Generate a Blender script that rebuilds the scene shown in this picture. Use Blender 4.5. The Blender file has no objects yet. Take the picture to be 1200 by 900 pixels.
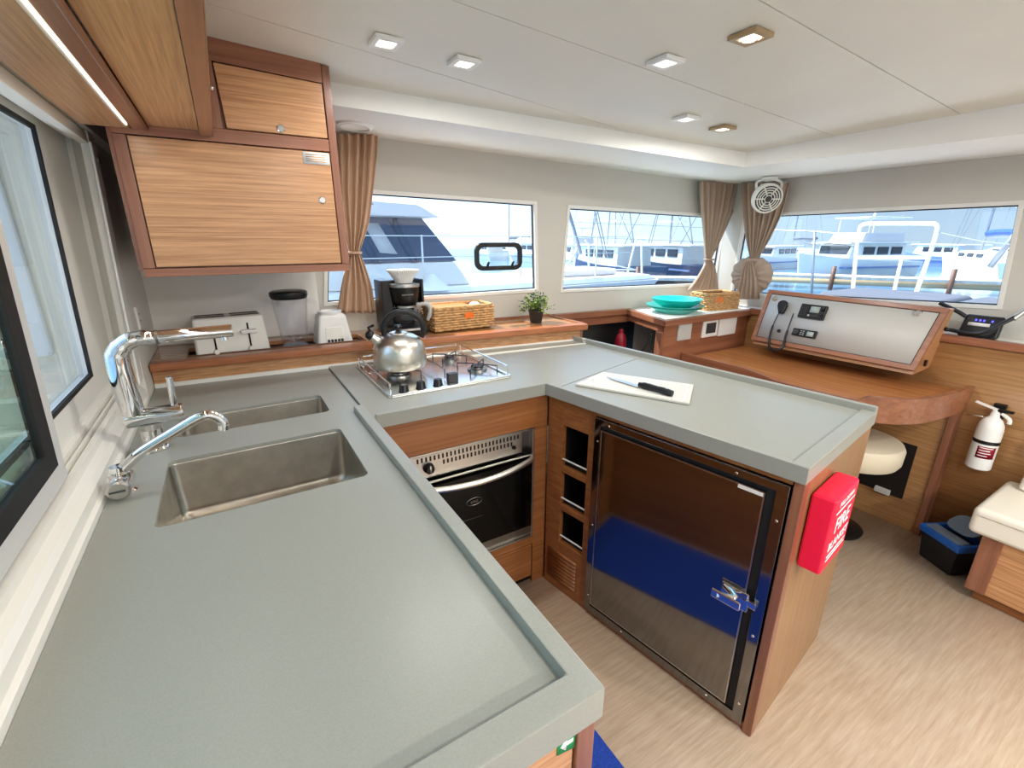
import bpy, bmesh, math, random
from mathutils import Vector, Matrix
random.seed(7)
S = bpy.context.scene
COL = S.collection
V = Vector

# ------------------------------------------------------------------ camera
F, CX, CY = 537.0, 600.0, 450.0
pitch, yaw, roll = math.atan(171 / F), math.radians(31.3), math.radians(0.1)
CAM = V((0, 0, 1.44))
fw = V((math.sin(yaw) * math.cos(pitch), math.cos(yaw) * math.cos(pitch), -math.sin(pitch)))
rt0 = V((math.cos(yaw), -math.sin(yaw), 0))
up0 = rt0.cross(fw)
rt = rt0 * math.cos(roll) + up0 * math.sin(roll)
up = up0 * math.cos(roll) - rt0 * math.sin(roll)
cam_d = bpy.data.cameras.new('camera')
cam_d.sensor_width = 36; cam_d.lens = F / 1200 * 36; cam_d.clip_start = 0.02; cam_d.clip_end = 800
cam = bpy.data.objects.new('camera', cam_d)
m = Matrix.Identity(4)
for i in range(3):
    m[i][0] = rt[i]; m[i][1] = up[i]; m[i][2] = -fw[i]; m[i][3] = CAM[i]
cam.matrix_world = m
COL.objects.link(cam); S.camera = cam

# ------------------------------------------------------------------ world, sun, exposure
S.view_settings.view_transform = 'Standard'
S.view_settings.look = 'None'
S.view_settings.gamma = 1
S.view_settings.use_curve_mapping = False
S.view_settings.exposure = 0.50
SKY_STRENGTH, SKY_GLOW = 0.74, 4.4
W = bpy.data.worlds.new('sky'); S.world = W; W.use_nodes = True
nt = W.node_tree; nt.nodes.clear()
out = nt.nodes.new('ShaderNodeOutputWorld'); bg = nt.nodes.new('ShaderNodeBackground')
SUN_EL, SUN_AZ = math.radians(53), math.radians(-24)      # azimuth from +Y towards +X
sdir = V((math.sin(SUN_AZ) * math.cos(SUN_EL), math.cos(SUN_AZ) * math.cos(SUN_EL), math.sin(SUN_EL)))
tc = nt.nodes.new('ShaderNodeTexCoord'); mp = nt.nodes.new('ShaderNodeMapping')
mp.inputs['Scale'].default_value = (2.2, 2.2, 7)
nz = nt.nodes.new('ShaderNodeTexNoise'); nz.inputs['Scale'].default_value = 2.3; nz.inputs['Detail'].default_value = 7
rp = nt.nodes.new('ShaderNodeValToRGB')
rp.color_ramp.elements[0].position = .56; rp.color_ramp.elements[1].position = .72
rp.color_ramp.elements[1].color = (.55, .55, .55, 1)
mx = nt.nodes.new('ShaderNodeMix'); mx.data_type = 'RGBA'
nt.links.new(tc.outputs['Generated'], mp.inputs[0]); nt.links.new(mp.outputs[0], nz.inputs['Vector'])
nt.links.new(nz.outputs['Fac'], rp.inputs[0]); nt.links.new(rp.outputs[0], mx.inputs['Factor'])
sep = nt.nodes.new('ShaderNodeSeparateXYZ'); nt.links.new(tc.outputs['Generated'], sep.inputs[0])
sr = nt.nodes.new('ShaderNodeValToRGB'); e = sr.color_ramp.elements
e[0].position = 0; e[0].color = (.56, .75, .94, 1); e[1].position = 1; e[1].color = (.30, .46, .80, 1)
k_ = e.new(.12); k_.color = (.42, .64, .92, 1)
nt.links.new(sep.outputs['Z'], sr.inputs[0])
dt = nt.nodes.new('ShaderNodeVectorMath'); dt.operation = 'DOT_PRODUCT'; dt.inputs[1].default_value = sdir; nt.links.new(tc.outputs['Generated'], dt.inputs[0])
mxm = nt.nodes.new('ShaderNodeMath'); mxm.operation = 'MAXIMUM'; mxm.inputs[1].default_value = 0; nt.links.new(dt.outputs['Value'], mxm.inputs[0])
pwm = nt.nodes.new('ShaderNodeMath'); pwm.operation = 'POWER'; pwm.inputs[1].default_value = 1.2; nt.links.new(mxm.outputs[0], pwm.inputs[0])
glw = nt.nodes.new('ShaderNodeMath'); glw.operation = 'MULTIPLY_ADD'; glw.inputs[1].default_value = SKY_GLOW; glw.inputs[2].default_value = 1; nt.links.new(pwm.outputs[0], glw.inputs[0])
nt.links.new(sr.outputs[0], mx.inputs['A']); mx.inputs['B'].default_value = (1.0, 1.0, 1.0, 1)
vm = nt.nodes.new('ShaderNodeVectorMath'); vm.operation = 'SCALE'; nt.links.new(mx.outputs['Result'], vm.inputs[0]); nt.links.new(glw.outputs[0], vm.inputs['Scale'])
nt.links.new(vm.outputs[0], bg.inputs[0]); bg.inputs[1].default_value = SKY_STRENGTH
nt.links.new(bg.outputs[0], out.inputs[0])
sd = bpy.data.lights.new('sun', 'SUN'); sd.energy = 6.5; sd.angle = 0.009; sd.color = (1, .95, .88)
so = bpy.data.objects.new('sun', sd); COL.objects.link(so)
so.rotation_euler = sdir.to_track_quat('Z', 'Y').to_euler(); so.location = sdir * 20

# ------------------------------------------------------------------ pixel -> point
def ray(x, y): return fw + rt * ((x - CX) / F) - up * ((y - CY) / F)
def onp(x, y, p, n):
    d = ray(x, y); p = V(p); n = V(n); return CAM + d * ((p - CAM).dot(n) / d.dot(n))
def PZ(x, y, z): return onp(x, y, (0, 0, z), (0, 0, 1))
def PX(x, y, X): return onp(x, y, (X, 0, 0), (1, 0, 0))
def PY(x, y, Y): return onp(x, y, (0, Y, 0), (0, 1, 0))
def az_pt(px, d, z):            # a point at horizontal distance d in the compass direction of a column of the picture
    r = ray(px, 280); h = V((r.x, r.y, 0)).normalized(); return V((h.x * d, h.y * d, z))

# ------------------------------------------------------------------ materials
def lin(c): return tuple(((v / 12.92) if v <= .04045 else ((v + .055) / 1.055) ** 2.4) for v in c)
def hexc(h): h = h.lstrip('#'); return lin([int(h[i:i + 2], 16) / 255 for i in (0, 2, 4)])
MATS = {}
def pmat(name, col, rough=.5, metal=0, spec=.5, bump=None, noise=None, coat=0, emit=None, trans=0, ior=1.45, sub=0):
    m = bpy.data.materials.new(name); m.use_nodes = True; t = m.node_tree; b = t.nodes['Principled BSDF']
    c = hexc(col) if isinstance(col, str) else col
    b.inputs['Base Color'].default_value = (*c, 1); b.inputs['Roughness'].default_value = rough
    b.inputs['Metallic'].default_value = metal; b.inputs['Specular IOR Level'].default_value = spec
    b.inputs['Coat Weight'].default_value = coat; b.inputs['Coat Roughness'].default_value = .12
    b.inputs['Transmission Weight'].default_value = trans; b.inputs['IOR'].default_value = ior
    if sub: b.inputs['Subsurface Weight'].default_value = sub
    if emit: b.inputs['Emission Color'].default_value = (*hexc(emit[0]), 1); b.inputs['Emission Strength'].default_value = emit[1]
    co = t.nodes.new('ShaderNodeTexCoord')
    if noise:      # (scale, amount, detail)
        n = t.nodes.new('ShaderNodeTexNoise'); n.inputs['Scale'].default_value = noise[0]; n.inputs['Detail'].default_value = noise[2]
        t.links.new(co.outputs['Object'], n.inputs['Vector'])
        r = t.nodes.new('ShaderNodeValToRGB'); r.color_ramp.elements[0].position = .3; r.color_ramp.elements[1].position = .7
        k = noise[1]
        r.color_ramp.elements[0].color = (*[v * (1 - k) for v in c], 1); r.color_ramp.elements[1].color = (*[min(1, v * (1 + k)) for v in c], 1)
        t.links.new(n.outputs['Fac'], r.inputs[0]); t.links.new(r.outputs[0], b.inputs['Base Color'])
    if bump:       # (scale, strength)
        n = t.nodes.new('ShaderNodeTexNoise'); n.inputs['Scale'].default_value = bump[0]; n.inputs['Detail'].default_value = 4
        t.links.new(co.outputs['Object'], n.inputs['Vector'])
        bp = t.nodes.new('ShaderNodeBump'); bp.inputs['Strength'].default_value = bump[1]; bp.inputs['Distance'].default_value = .002
        t.links.new(n.outputs['Fac'], bp.inputs['Height']); t.links.new(bp.outputs[0], b.inputs['Normal'])
    MATS[name] = m; return m
def wood(name, dark, light, axis, rough=.32, freq=60, coat=.15, along=1.6, rot=0):
    m = bpy.data.materials.new(name); m.use_nodes = True; t = m.node_tree; b = t.nodes['Principled BSDF']
    b.inputs['Roughness'].default_value = rough; b.inputs['Coat Weight'].default_value = coat; b.inputs['Coat Roughness'].default_value = .2
    co = t.nodes.new('ShaderNodeTexCoord'); mp = t.nodes.new('ShaderNodeMapping')
    sc = [freq] * 3; sc['xyz'.index(axis)] = along; mp.inputs['Scale'].default_value = sc
    mp.inputs['Rotation'].default_value = (0, 0, rot)
    t.links.new(co.outputs['Object'], mp.inputs[0])
    n = t.nodes.new('ShaderNodeTexNoise'); n.inputs['Scale'].default_value = 1; n.inputs['Detail'].default_value = 6; n.inputs['Roughness'].default_value = .65
    n.inputs['Distortion'].default_value = .3
    t.links.new(mp.outputs[0], n.inputs['Vector'])
    r = t.nodes.new('ShaderNodeValToRGB'); r.color_ramp.elements[0].position = .32; r.color_ramp.elements[1].position = .66
    r.color_ramp.elements[0].color = (*hexc(dark), 1); r.color_ramp.elements[1].color = (*hexc(light), 1)
    t.links.new(n.outputs['Fac'], r.inputs[0])
    n2 = t.nodes.new('ShaderNodeTexNoise'); n2.inputs['Scale'].default_value = 2.2; n2.inputs['Detail'].default_value = 2
    t.links.new(co.outputs['Object'], n2.inputs['Vector'])
    r2 = t.nodes.new('ShaderNodeValToRGB'); r2.color_ramp.elements[0].color = (.82, .82, .82, 1); r2.color_ramp.elements[1].color = (1.1, 1.08, 1.05, 1)
    t.links.new(n2.outputs['Fac'], r2.inputs[0])
    mm = t.nodes.new('ShaderNodeMix'); mm.data_type = 'RGBA'; mm.blend_type = 'MULTIPLY'; mm.inputs['Factor'].default_value = 1
    t.links.new(r.outputs[0], mm.inputs['A']); t.links.new(r2.outputs[0], mm.inputs['B']); t.links.new(mm.outputs['Result'], b.inputs['Base Color'])
    bp = t.nodes.new('ShaderNodeBump'); bp.inputs['Strength'].default_value = .12; bp.inputs['Distance'].default_value = .001
    t.links.new(n.outputs['Fac'], bp.inputs['Height']); t.links.new(bp.outputs[0], b.inputs['Normal'])
    MATS[name] = m; return m
def glassmat(name, tint, refl=.06, trans=1.0):
    m = bpy.data.materials.new(name); m.use_nodes = True; t = m.node_tree; t.nodes.remove(t.nodes['Principled BSDF'])
    o = t.nodes['Material Output']; a = t.nodes.new('ShaderNodeBsdfTransparent'); a.inputs[0].default_value = (*tint, 1)
    g = t.nodes.new('ShaderNodeBsdfGlossy'); g.inputs['Roughness'].default_value = .02
    lw = t.nodes.new('ShaderNodeLayerWeight'); lw.inputs['Blend'].default_value = .5
    pw = t.nodes.new('ShaderNodeMath'); pw.operation = 'POWER'; pw.inputs[1].default_value = 5; t.links.new(lw.outputs['Facing'], pw.inputs[0])
    ma = t.nodes.new('ShaderNodeMath'); ma.operation = 'MULTIPLY_ADD'; ma.inputs[1].default_value = .85; ma.inputs[2].default_value = refl * .4; t.links.new(pw.outputs[0], ma.inputs[0]); lw = ma
    x = t.nodes.new('ShaderNodeMixShader'); t.links.new(lw.outputs[0], x.inputs[0]); t.links.new(a.outputs[0], x.inputs[1]); t.links.new(g.outputs[0], x.inputs[2])
    t.links.new(x.outputs[0], o.inputs[0]); MATS[name] = m; return m
def brushed(name, col, axis, rough=.28):
    m = pmat(name, col, rough, 1); t = m.node_tree; b = t.nodes['Principled BSDF']
    co = t.nodes.new('ShaderNodeTexCoord'); mp = t.nodes.new('ShaderNodeMapping'); sc = [260] * 3; sc['xyz'.index(axis)] = 6
    mp.inputs['Scale'].default_value = sc; n = t.nodes.new('ShaderNodeTexNoise'); n.inputs['Scale'].default_value = 1; n.inputs['Detail'].default_value = 3
    t.links.new(co.outputs['Object'], mp.inputs[0]); t.links.new(mp.outputs[0], n.inputs['Vector'])
    bp = t.nodes.new('ShaderNodeBump'); bp.inputs['Strength'].default_value = .08; bp.inputs['Distance'].default_value = .001
    t.links.new(n.outputs['Fac'], bp.inputs['Height']); t.links.new(bp.outputs[0], b.inputs['Normal']); return m

wood('oak_x', '#a8744a', '#d8a474', 'x', freq=150, along=3.5); wood('oak_y', '#a8744a', '#d8a474', 'y', freq=150, along=3.5); wood('oak_z', '#a8744a', '#d8a474', 'z', freq=150, along=3.5)
wood('cab_x', '#804a26', '#a66c3c', 'x', freq=75); wood('cab_y', '#804a26', '#a66c3c', 'y', freq=75)  # darker than the oak: shade on the lower cabinets put into the colour
wood('teak_x', '#84513a', '#a66e50', 'x', freq=45); wood('teak_y', '#84513a', '#a66e50', 'y', freq=45); wood('teak_z', '#7e4e39', '#9e6a50', 'z', freq=45)
wood('ledge_top', '#9a6a42', '#bd8c60', 'x', rough=.22, freq=90, along=2.5, coat=.6)
wood('oakd_z', '#87613e', '#ab845a', 'z', freq=150, along=3.5); wood('oakd_y', '#9a6e44', '#c09260', 'y', freq=150, along=3.5)
wood('nosing', '#8f5230', '#b67348', 'x', freq=45)
wood('desk', '#a8663a', '#c78a56', 'y', rough=.25, freq=40)
wood('floor_vinyl', '#bfa68c', '#d6c4ac', 'x', rough=.4, freq=80, along=6.0, coat=.05)
wood('dock_wood', '#b8b0a4', '#d8d2c8', 'x', rough=.8, freq=8)
pmat('worktop', '#999a91', .33, noise=(420, .05, 2), spec=.45)
pmat('white_wall', '#e6e3db', .45); pmat('panel_white', '#f6f2ea', .45); pmat('wall_vinyl', '#ccc8be', .6, bump=(300, .1)); pmat('ceil', '#e2e0d6', .55, noise=(3, .03, 3)); pmat('soffit', '#f0efe9', .45)
pmat('frame_white', '#e9e7df', .3); pmat('frame_alu', '#cfcfcd', .35); pmat('cream', '#f2e9d4', .45)
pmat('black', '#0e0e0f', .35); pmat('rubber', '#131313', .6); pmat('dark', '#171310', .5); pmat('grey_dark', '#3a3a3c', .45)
pmat('chrome', '#e6e6e6', .06, 1); brushed('steel', '#c9c7c2', 'x'); brushed('steel_y', '#c9c7c2', 'y'); pmat('steel_dark', '#8d8b86', .3, 1)
pmat('sink_steel', '#b8b2a6', .3, 1, noise=(25, .12, 4)); pmat('mirror_steel', '#8a8a8c', .08, 1); pmat('hob_steel', '#ecece8', .22, 1)
brushed('kettle_steel', '#dcd8cc', 'z', .30)
pmat('white_plastic', '#ecebe6', .35); pmat('ivory', '#efece2', .4); pmat('paper', '#f4f3ee', .8)
pmat('red', '#fa1a44', .4); pmat('text_white', '#ffffff', .6); pmat('orange', '#f07018', .6); pmat('blue_rug', '#1c3f9a', .95, bump=(220, .8), noise=(160, .25, 3))
pmat('turq', '#22cdc2', .3); pmat('turq_dark', '#2aa99c', .3); pmat('curtain', '#b09a86', .85, bump=(500, .15)); pmat('curtain_l', '#cba98c', .85, bump=(500, .15))
pmat('straw', '#caa06c', .8, noise=(60, .3, 4)); pmat('straw_dark', '#7d5733', .9); pmat('pot', '#2c2520', .6)
pmat('leaf', '#7d9a34', .55, noise=(30, .35, 2)); pmat('leaf_dark', '#3e5b2c', .55); pmat('stem', '#5b6a2c', .7)
pmat('cushion', '#e6e0d0', .55, bump=(160, .1)); pmat('stool_cream', '#d8cdb4', .5); pmat('board_plastic', '#cfccc2', .4)
pmat('green_sign', '#1f9b58', .5); pmat('blue_plastic', '#1c58a8', .35); pmat('tint_plastic', '#6d7f90', .3); pmat('bin_black', '#141519', .4)
pmat('panel_grey', '#c2c0ba', .45); pmat('lcd', '#aeb8b0', .3); pmat('led_blue', '#3a3cff', .4, emit=('#4a4cff', 2.5)); pmat('gold', '#b79d78', .3, .6)
pmat('led_strip', '#ffffff', .4, emit=('#fff4e0', .85)); pmat('lamp_lens', '#ffffff', .4, emit=('#fff3df', 1.2))
pmat('red_dark', '#8a0f22', .4); pmat('oven_glass', '#040404', .12, spec=.25)
pmat('gel_white', '#f4f0e8', .3); pmat('gel_shade', '#e2dad6', .35); pmat('wind_glass', '#3b4a68', .06, spec=.8); pmat('boat_glass', '#2c3540', .1)
pmat('sail_blue', '#1f4fb0', .7); pmat('deck_grey', '#62656c', .8); pmat('spar', '#9a9ea6', .4, .5); pmat('shore', '#7f93a0', .9); pmat('hull_blue', '#6f86b4', .4)
pmat('bimini', '#6a6e78', .8); pmat('rope', '#e6e4de', .8); pmat('tan', '#c8b08c', .6); pmat('dark_wood', '#6d4a38', .5)
pmat('slate_blue', '#384a68', .6); pmat('amber', '#c98a38', .4)
w = pmat('water', '#5f86a0', .12, spec=.6, bump=(1.4, 1.0))
glassmat('glass', (.97, .985, .985), .09); glassmat('glass_green', (.74, .86, .80), .12); glassmat('jar', (.965, .968, .985), .05)

# ------------------------------------------------------------------ mesh building
WL = {}
def wloc(o): return WL.get(o.name, V((0, 0, 0))) if o else V((0, 0, 0))
class MB:
    def __init__(s): s.v = []; s.f = []; s.M = None
    def frame(s, o, x, y, z=None):
        x = V(x); y = V(y); z = V(z) if z is not None else x.cross(y); s.M = (V(o), x, y, z); return s
    def pt(s, p):
        p = V(p)
        if s.M: o, x, y, z = s.M; p = o + x * p.x + y * p.y + z * p.z
        s.v.append(p); return len(s.v) - 1
    def face(s, ids): s.f.append(tuple(ids))
    def box(s, x0, x1, y0, y1, z0, z1):
        i = [s.pt((x, y, z)) for z in (z0, z1) for y in (y0, y1) for x in (x0, x1)]
        for q in ((0, 2, 3, 1), (4, 5, 7, 6), (0, 1, 5, 4), (2, 6, 7, 3), (0, 4, 6, 2), (1, 3, 7, 5)): s.face([i[k] for k in q])
        return s
    def hexa(s, pts):       # 4 bottom + 4 top points, same order
        i = [s.pt(p) for p in pts]
        for q in ((3, 2, 1, 0), (4, 5, 6, 7), (0, 1, 5, 4), (1, 2, 6, 5), (2, 3, 7, 6), (3, 0, 4, 7)): s.face([i[k] for k in q])
        return s
    def prism(s, poly, z0, z1):     # polygon of (x, y) or (x, y, z_offset)
        n = len(poly); a = [s.pt((p[0], p[1], z0)) for p in poly]; b = [s.pt((p[0], p[1], z1)) for p in poly]
        s.face(a[::-1]); s.face(b)
        for k in range(n): s.face((a[k], a[(k + 1) % n], b[(k + 1) % n], b[k]))
        return s
    def extr(s, prof, p0, p1):      # profile points (3-D at p0), swept from p0 to p1 (offset vector)
        d = V(p1) - V(p0); a = [s.pt(V(p)) for p in prof]; b = [s.pt(V(p) + d) for p in prof]; n = len(prof)
        s.face(a[::-1]); s.face(b)
        for k in range(n): s.face((a[k], a[(k + 1) % n], b[(k + 1) % n], b[k]))
        return s
    def slab(s, poly, d):           # 3-D polygon given thickness vector d
        return s.extr(poly, (0, 0, 0), d)
    def ring(s, outer, inner, d):   # 3-D polygon loops with the same count, thickness vector d
        d = V(d); n = len(outer); A = [s.pt(p) for p in outer]; B = [s.pt(p) for p in inner]
        C = [s.pt(V(p) + d) for p in outer]; D = [s.pt(V(p) + d) for p in inner]
        for k in range(n):
            j = (k + 1) % n
            s.face((A[k], A[j], B[j], B[k])); s.face((C[k], D[k], D[j], C[j])); s.face((A[k], C[k], C[j], A[j])); s.face((B[k], B[j], D[j], D[k]))
        return s
    def tube(s, pts, r, seg=10, closed=False, smooth=0, cap=True):
        pts = [V(p) for p in pts]
        if smooth: pts = catmull(pts, smooth, closed)
        n = len(pts); rs = r if isinstance(r, (list, tuple)) else None
        rings = []; prev = None
        for k in range(n):
            if closed: t = pts[(k + 1) % n] - pts[k - 1]
            else: t = pts[min(k + 1, n - 1)] - pts[max(k - 1, 0)]
            t.normalize()
            if prev is None:
                a = V((0, 0, 1)) if abs(t.z) < .9 else V((1, 0, 0)); u = t.cross(a).normalized()
            else: u = (prev - t * prev.dot(t)).normalized()
            prev = u; w_ = t.cross(u)
            rr = (rs[min(len(rs) - 1, int(round(k * (len(rs) - 1) / max(1, n - 1))))] if rs else r)
            rings.append([s.pt(pts[k] + (u * math.cos(2 * math.pi * q / seg) + w_ * math.sin(2 * math.pi * q / seg)) * rr) for q in range(seg)])
        for k in range(n if closed else n - 1):
            a, b = rings[k], rings[(k + 1) % n]
            for q in range(seg): s.face((a[q], a[(q + 1) % seg], b[(q + 1) % seg], b[q]))
        if not closed and cap: s.face(rings[0][::-1]); s.face(rings[-1])
        return s
    def cyl(s, p0, p1, r, seg=20, r1=None): return s.tube([p0, p1], [r, r if r1 is None else r1], seg)
    def lathe(s, prof, c=(0, 0, 0), seg=28, sx=1, sy=1, axis=None):
        c = V(c); rows = []
        if axis is not None:
            az = V(axis).normalized(); a = V((0, 0, 1)) if abs(az.z) < .9 else V((1, 0, 0)); ax = a.cross(az).normalized(); ay = az.cross(ax)
        else: ax, ay, az = V((1, 0, 0)), V((0, 1, 0)), V((0, 0, 1))
        for (r, z) in prof:
            if r < 1e-6: rows.append([s.pt(c + az * z)])
            else: rows.append([s.pt(c + ax * (r * sx * math.cos(2 * math.pi * q / seg)) + ay * (r * sy * math.sin(2 * math.pi * q / seg)) + az * z) for q in range(seg)])
        for a, b in zip(rows, rows[1:]):
            for q in range(seg):
                j = (q + 1) % seg
                if len(a) == 1 and len(b) == 1: continue
                if len(a) == 1: s.face((a[0], b[q], b[j]))
                elif len(b) == 1: s.face((a[q], a[j], b[0]))
                else: s.face((a[q], a[j], b[j], b[q]))
        return s
    def sphere(s, c, r, seg=14, sz=1): 
        return s.lathe([(r * math.sin(math.pi * k / 10), -r * sz * math.cos(math.pi * k / 10)) for k in range(11)], c, seg)
    def grid(s, rows, closed=False):
        ids = [[s.pt(p) for p in r] for r in rows]
        for a, b in zip(ids, ids[1:]):
            n = len(a)
            for q in range(n if closed else n - 1): s.face((a[q], a[(q + 1) % n], b[(q + 1) % n], b[q]))
        return s
    def build(s, name, mat, parent=None, bevel=0, seg=2, smooth=True, thick=0, angle=32):
        bm = bmesh.new(); vs = [bm.verts.new(p) for p in s.v]
        for f in s.f:
            try: bm.faces.new([vs[k] for k in f])
            except ValueError: pass
        if len(s.f) > 1: bmesh.ops.recalc_face_normals(bm, faces=bm.faces)
        if bevel:
            es = [e for e in bm.edges if len(e.link_faces) == 2 and e.calc_face_angle(0) > math.radians(25)]
            bmesh.ops.bevel(bm, geom=es, offset=bevel, segments=seg, profile=.5, affect='EDGES', clamp_overlap=True)
        xs = [v.co for v in bm.verts]
        lo = V((min(p.x for p in xs), min(p.y for p in xs), min(p.z for p in xs))); hi = V((max(p.x for p in xs), max(p.y for p in xs), max(p.z for p in xs)))
        c = V(((lo.x + hi.x) / 2, (lo.y + hi.y) / 2, lo.z))
        for v in bm.verts: v.co -= c
        for e in bm.edges:
            if len(e.link_faces) == 2 and e.calc_face_angle(0) > math.radians(angle): e.smooth = False
        me = bpy.data.meshes.new(name); bm.to_mesh(me); bm.free()
        if smooth:
            for p in me.polygons: p.use_smooth = True
        me.materials.append(MATS[mat])
        o = bpy.data.objects.new(name, me); COL.objects.link(o); o.location = c - wloc(parent); WL[o.name] = c
        if parent: o.parent = parent
        if bevel:
            wm = o.modifiers.new('weighted_normal', 'WEIGHTED_NORMAL'); wm.keep_sharp = True; wm.weight = 80
        if thick:
            md = o.modifiers.new('thickness', 'SOLIDIFY'); md.thickness = thick; md.offset = 0
        return o
def catmull(p, n, closed=False):
    r = []; L = len(p)
    for i in range(L if closed else L - 1):
        g = (lambda k: p[k % L]) if closed else (lambda k: p[max(0, min(L - 1, k))])
        a, b, c, d = g(i - 1), g(i), g(i + 1), g(i + 2)
        for k in range(n):
            t = k / n
            r.append(.5 * ((2 * b) + (c - a) * t + (2 * a - 5 * b + 4 * c - d) * t * t + (3 * b - a - 3 * c + d) * t ** 3))
    if not closed: r.append(p[-1])
    return r
def thing(name, loc, label, cat, group=None):
    o = bpy.data.objects.new(name, None); COL.objects.link(o); o.location = loc; o.empty_display_size = .05; WL[o.name] = V(loc)
    o['label'] = label; o['category'] = cat
    if group: o['group'] = group
    return o
def tag(o, label, cat, group=None, kind=None):
    if label: o['label'] = label
    if cat: o['category'] = cat
    if group: o['group'] = group
    if kind: o['kind'] = kind
    return o
def struct(o, label=None, cat=None):
    o['kind'] = 'structure'
    if label: o['label'] = label
    if cat: o['category'] = cat
    return o
def B(name, mat, parent, x0, x1, y0, y1, z0, z1, bevel=.002, **k): return MB().box(x0, x1, y0, y1, z0, z1).build(name, mat, parent, bevel, **k)
def text_obj(name, s, size, mat, parent, o, x, y, ext=.0004, align='CENTER', sx=1):
    cu = bpy.data.curves.new(name, 'FONT'); cu.body = s; cu.size = size; cu.extrude = ext; cu.align_x = align; cu.align_y = 'CENTER'; cu.resolution_u = 3
    tmp = bpy.data.objects.new(name + '_c', cu); COL.objects.link(tmp)
    dg = bpy.context.evaluated_depsgraph_get(); me0 = tmp.evaluated_get(dg).to_mesh()
    b = MB(); x = V(x); y = V(y); z = x.cross(y); o = V(o)
    for v in me0.vertices: b.v.append(o + x * v.co.x * sx + y * v.co.y + z * v.co.z)
    for p in me0.polygons: b.f.append(tuple(p.vertices))
    bpy.data.objects.remove(tmp)
    return b.build(name, mat, parent, smooth=False)
def rrect(w, h, r, n=5, cx=0, cy=0):
    pts = []
    for (sx, sy, a0) in ((1, 1, 0), (-1, 1, 90), (-1, -1, 180), (1, -1, 270)):
        for k in range(n + 1):
            a = math.radians(a0 + 90 * k / n); pts.append((cx + sx * (w / 2 - r) + r * math.cos(a), cy + sy * (h / 2 - r) + r * math.sin(a)))
    return pts

# ================================================================== SETTING
WA, WB = V((-.34, 2.452, 0)), V((3.02, 2.13, 0))            # line of the back wall
wd = (WB - WA).normalized(); wn = V((wd.y, -wd.x, 0))        # along the wall, and into the room
def PW(x, y, off=0): return onp(x, y, WA + wn * off, wn)
XR = 3.02                                                   # upper right wall
# floor
struct(B('floor', 'floor_vinyl', None, -.42, 3.1, -2.45, 2.5, -.05, 0, 0), 'pale wood-look vinyl floor', 'floor')
# ceiling
CN = V((.057, .039, 1)); CP = V((2.345, 1.571, 1.852))
def cz(x, y): return CP.z - CN.x * (x - CP.x) - CN.y * (y - CP.y)
b = MB()
def cpoly(b, poly, dz, th):
    a = [b.pt((x, y, cz(x, y) + dz)) for x, y in poly]; c = [b.pt((x, y, cz(x, y) + dz + th)) for x, y in poly]; n = len(poly)
    b.face(a[::-1]); b.face(c)
    for k in range(n): b.face((a[k], a[(k + 1) % n], c[(k + 1) % n], c[k]))
    return b
ceil = struct(cpoly(MB(), [(-.42, -2.45), (2.8, -2.45), (2.8, 2.0), (-.42, 2.2)], .012, .04).build('ceiling', 'dark', None, smooth=False), 'pale grey panelled cabin ceiling', 'ceiling')
s3 = lambda x: 1.56 + (x - .351) * .088
g = .002
for poly in ([(-.42, -2.45), (2.75, -2.45), (2.75, .778 - g), (-.42, .778 - g)],
             [(-.42, .778 + g), (2.7, .778 + g), (2.7, 1.178 - g), (-.42, 1.178 - g)],
             [(-.42, 1.178 + g), (2.7, 1.178 + g), (2.7, s3(2.7) - g), (-.42, s3(-.42) - g)],
             [(-.42, s3(-.42) + g), (2.7, s3(2.7) + g), (2.7, 2.0), (-.42, 2.15)]):
    cpoly(MB(), poly, 0, .011).build('ceiling_panel', 'ceil', ceil, smooth=False)
# soffit with fascia
inner = [V((-.42, 2.0, 1.925)), V((.427, 1.873, 1.88)), V((2.333, 1.571, 1.785)), V((2.43, .6, 1.787)), V((2.62, -2.45, 1.79))]
outer = [V((-.42, 2.46, 1.93)), PW(440, 161), PW(850, 216) + V((.02, 0, 0)), V((XR, .6, 1.787)), V((XR + .02, -2.45, 1.79))]
b = MB(); A = [b.pt(p) for p in inner]; O = [b.pt(p) for p in outer]; T = [b.pt((p.x, p.y, cz(p.x, p.y) + .02)) for p in inner]
for k in range(4): b.face((A[k], A[k + 1], O[k + 1], O[k])); b.face((A[k], T[k], T[k + 1], A[k + 1]))
T2 = [b.pt((p.x, p.y, 2.05)) for p in outer]
for k in range(4): b.face((T[k], T2[k], T2[k + 1], T[k + 1])); b.face((O[k], O[k + 1], T2[k + 1], T2[k]))
struct(b.build('trim_1', 'soffit', None, smooth=False), 'white ceiling soffit running above the windows', 'soffit')

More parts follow.
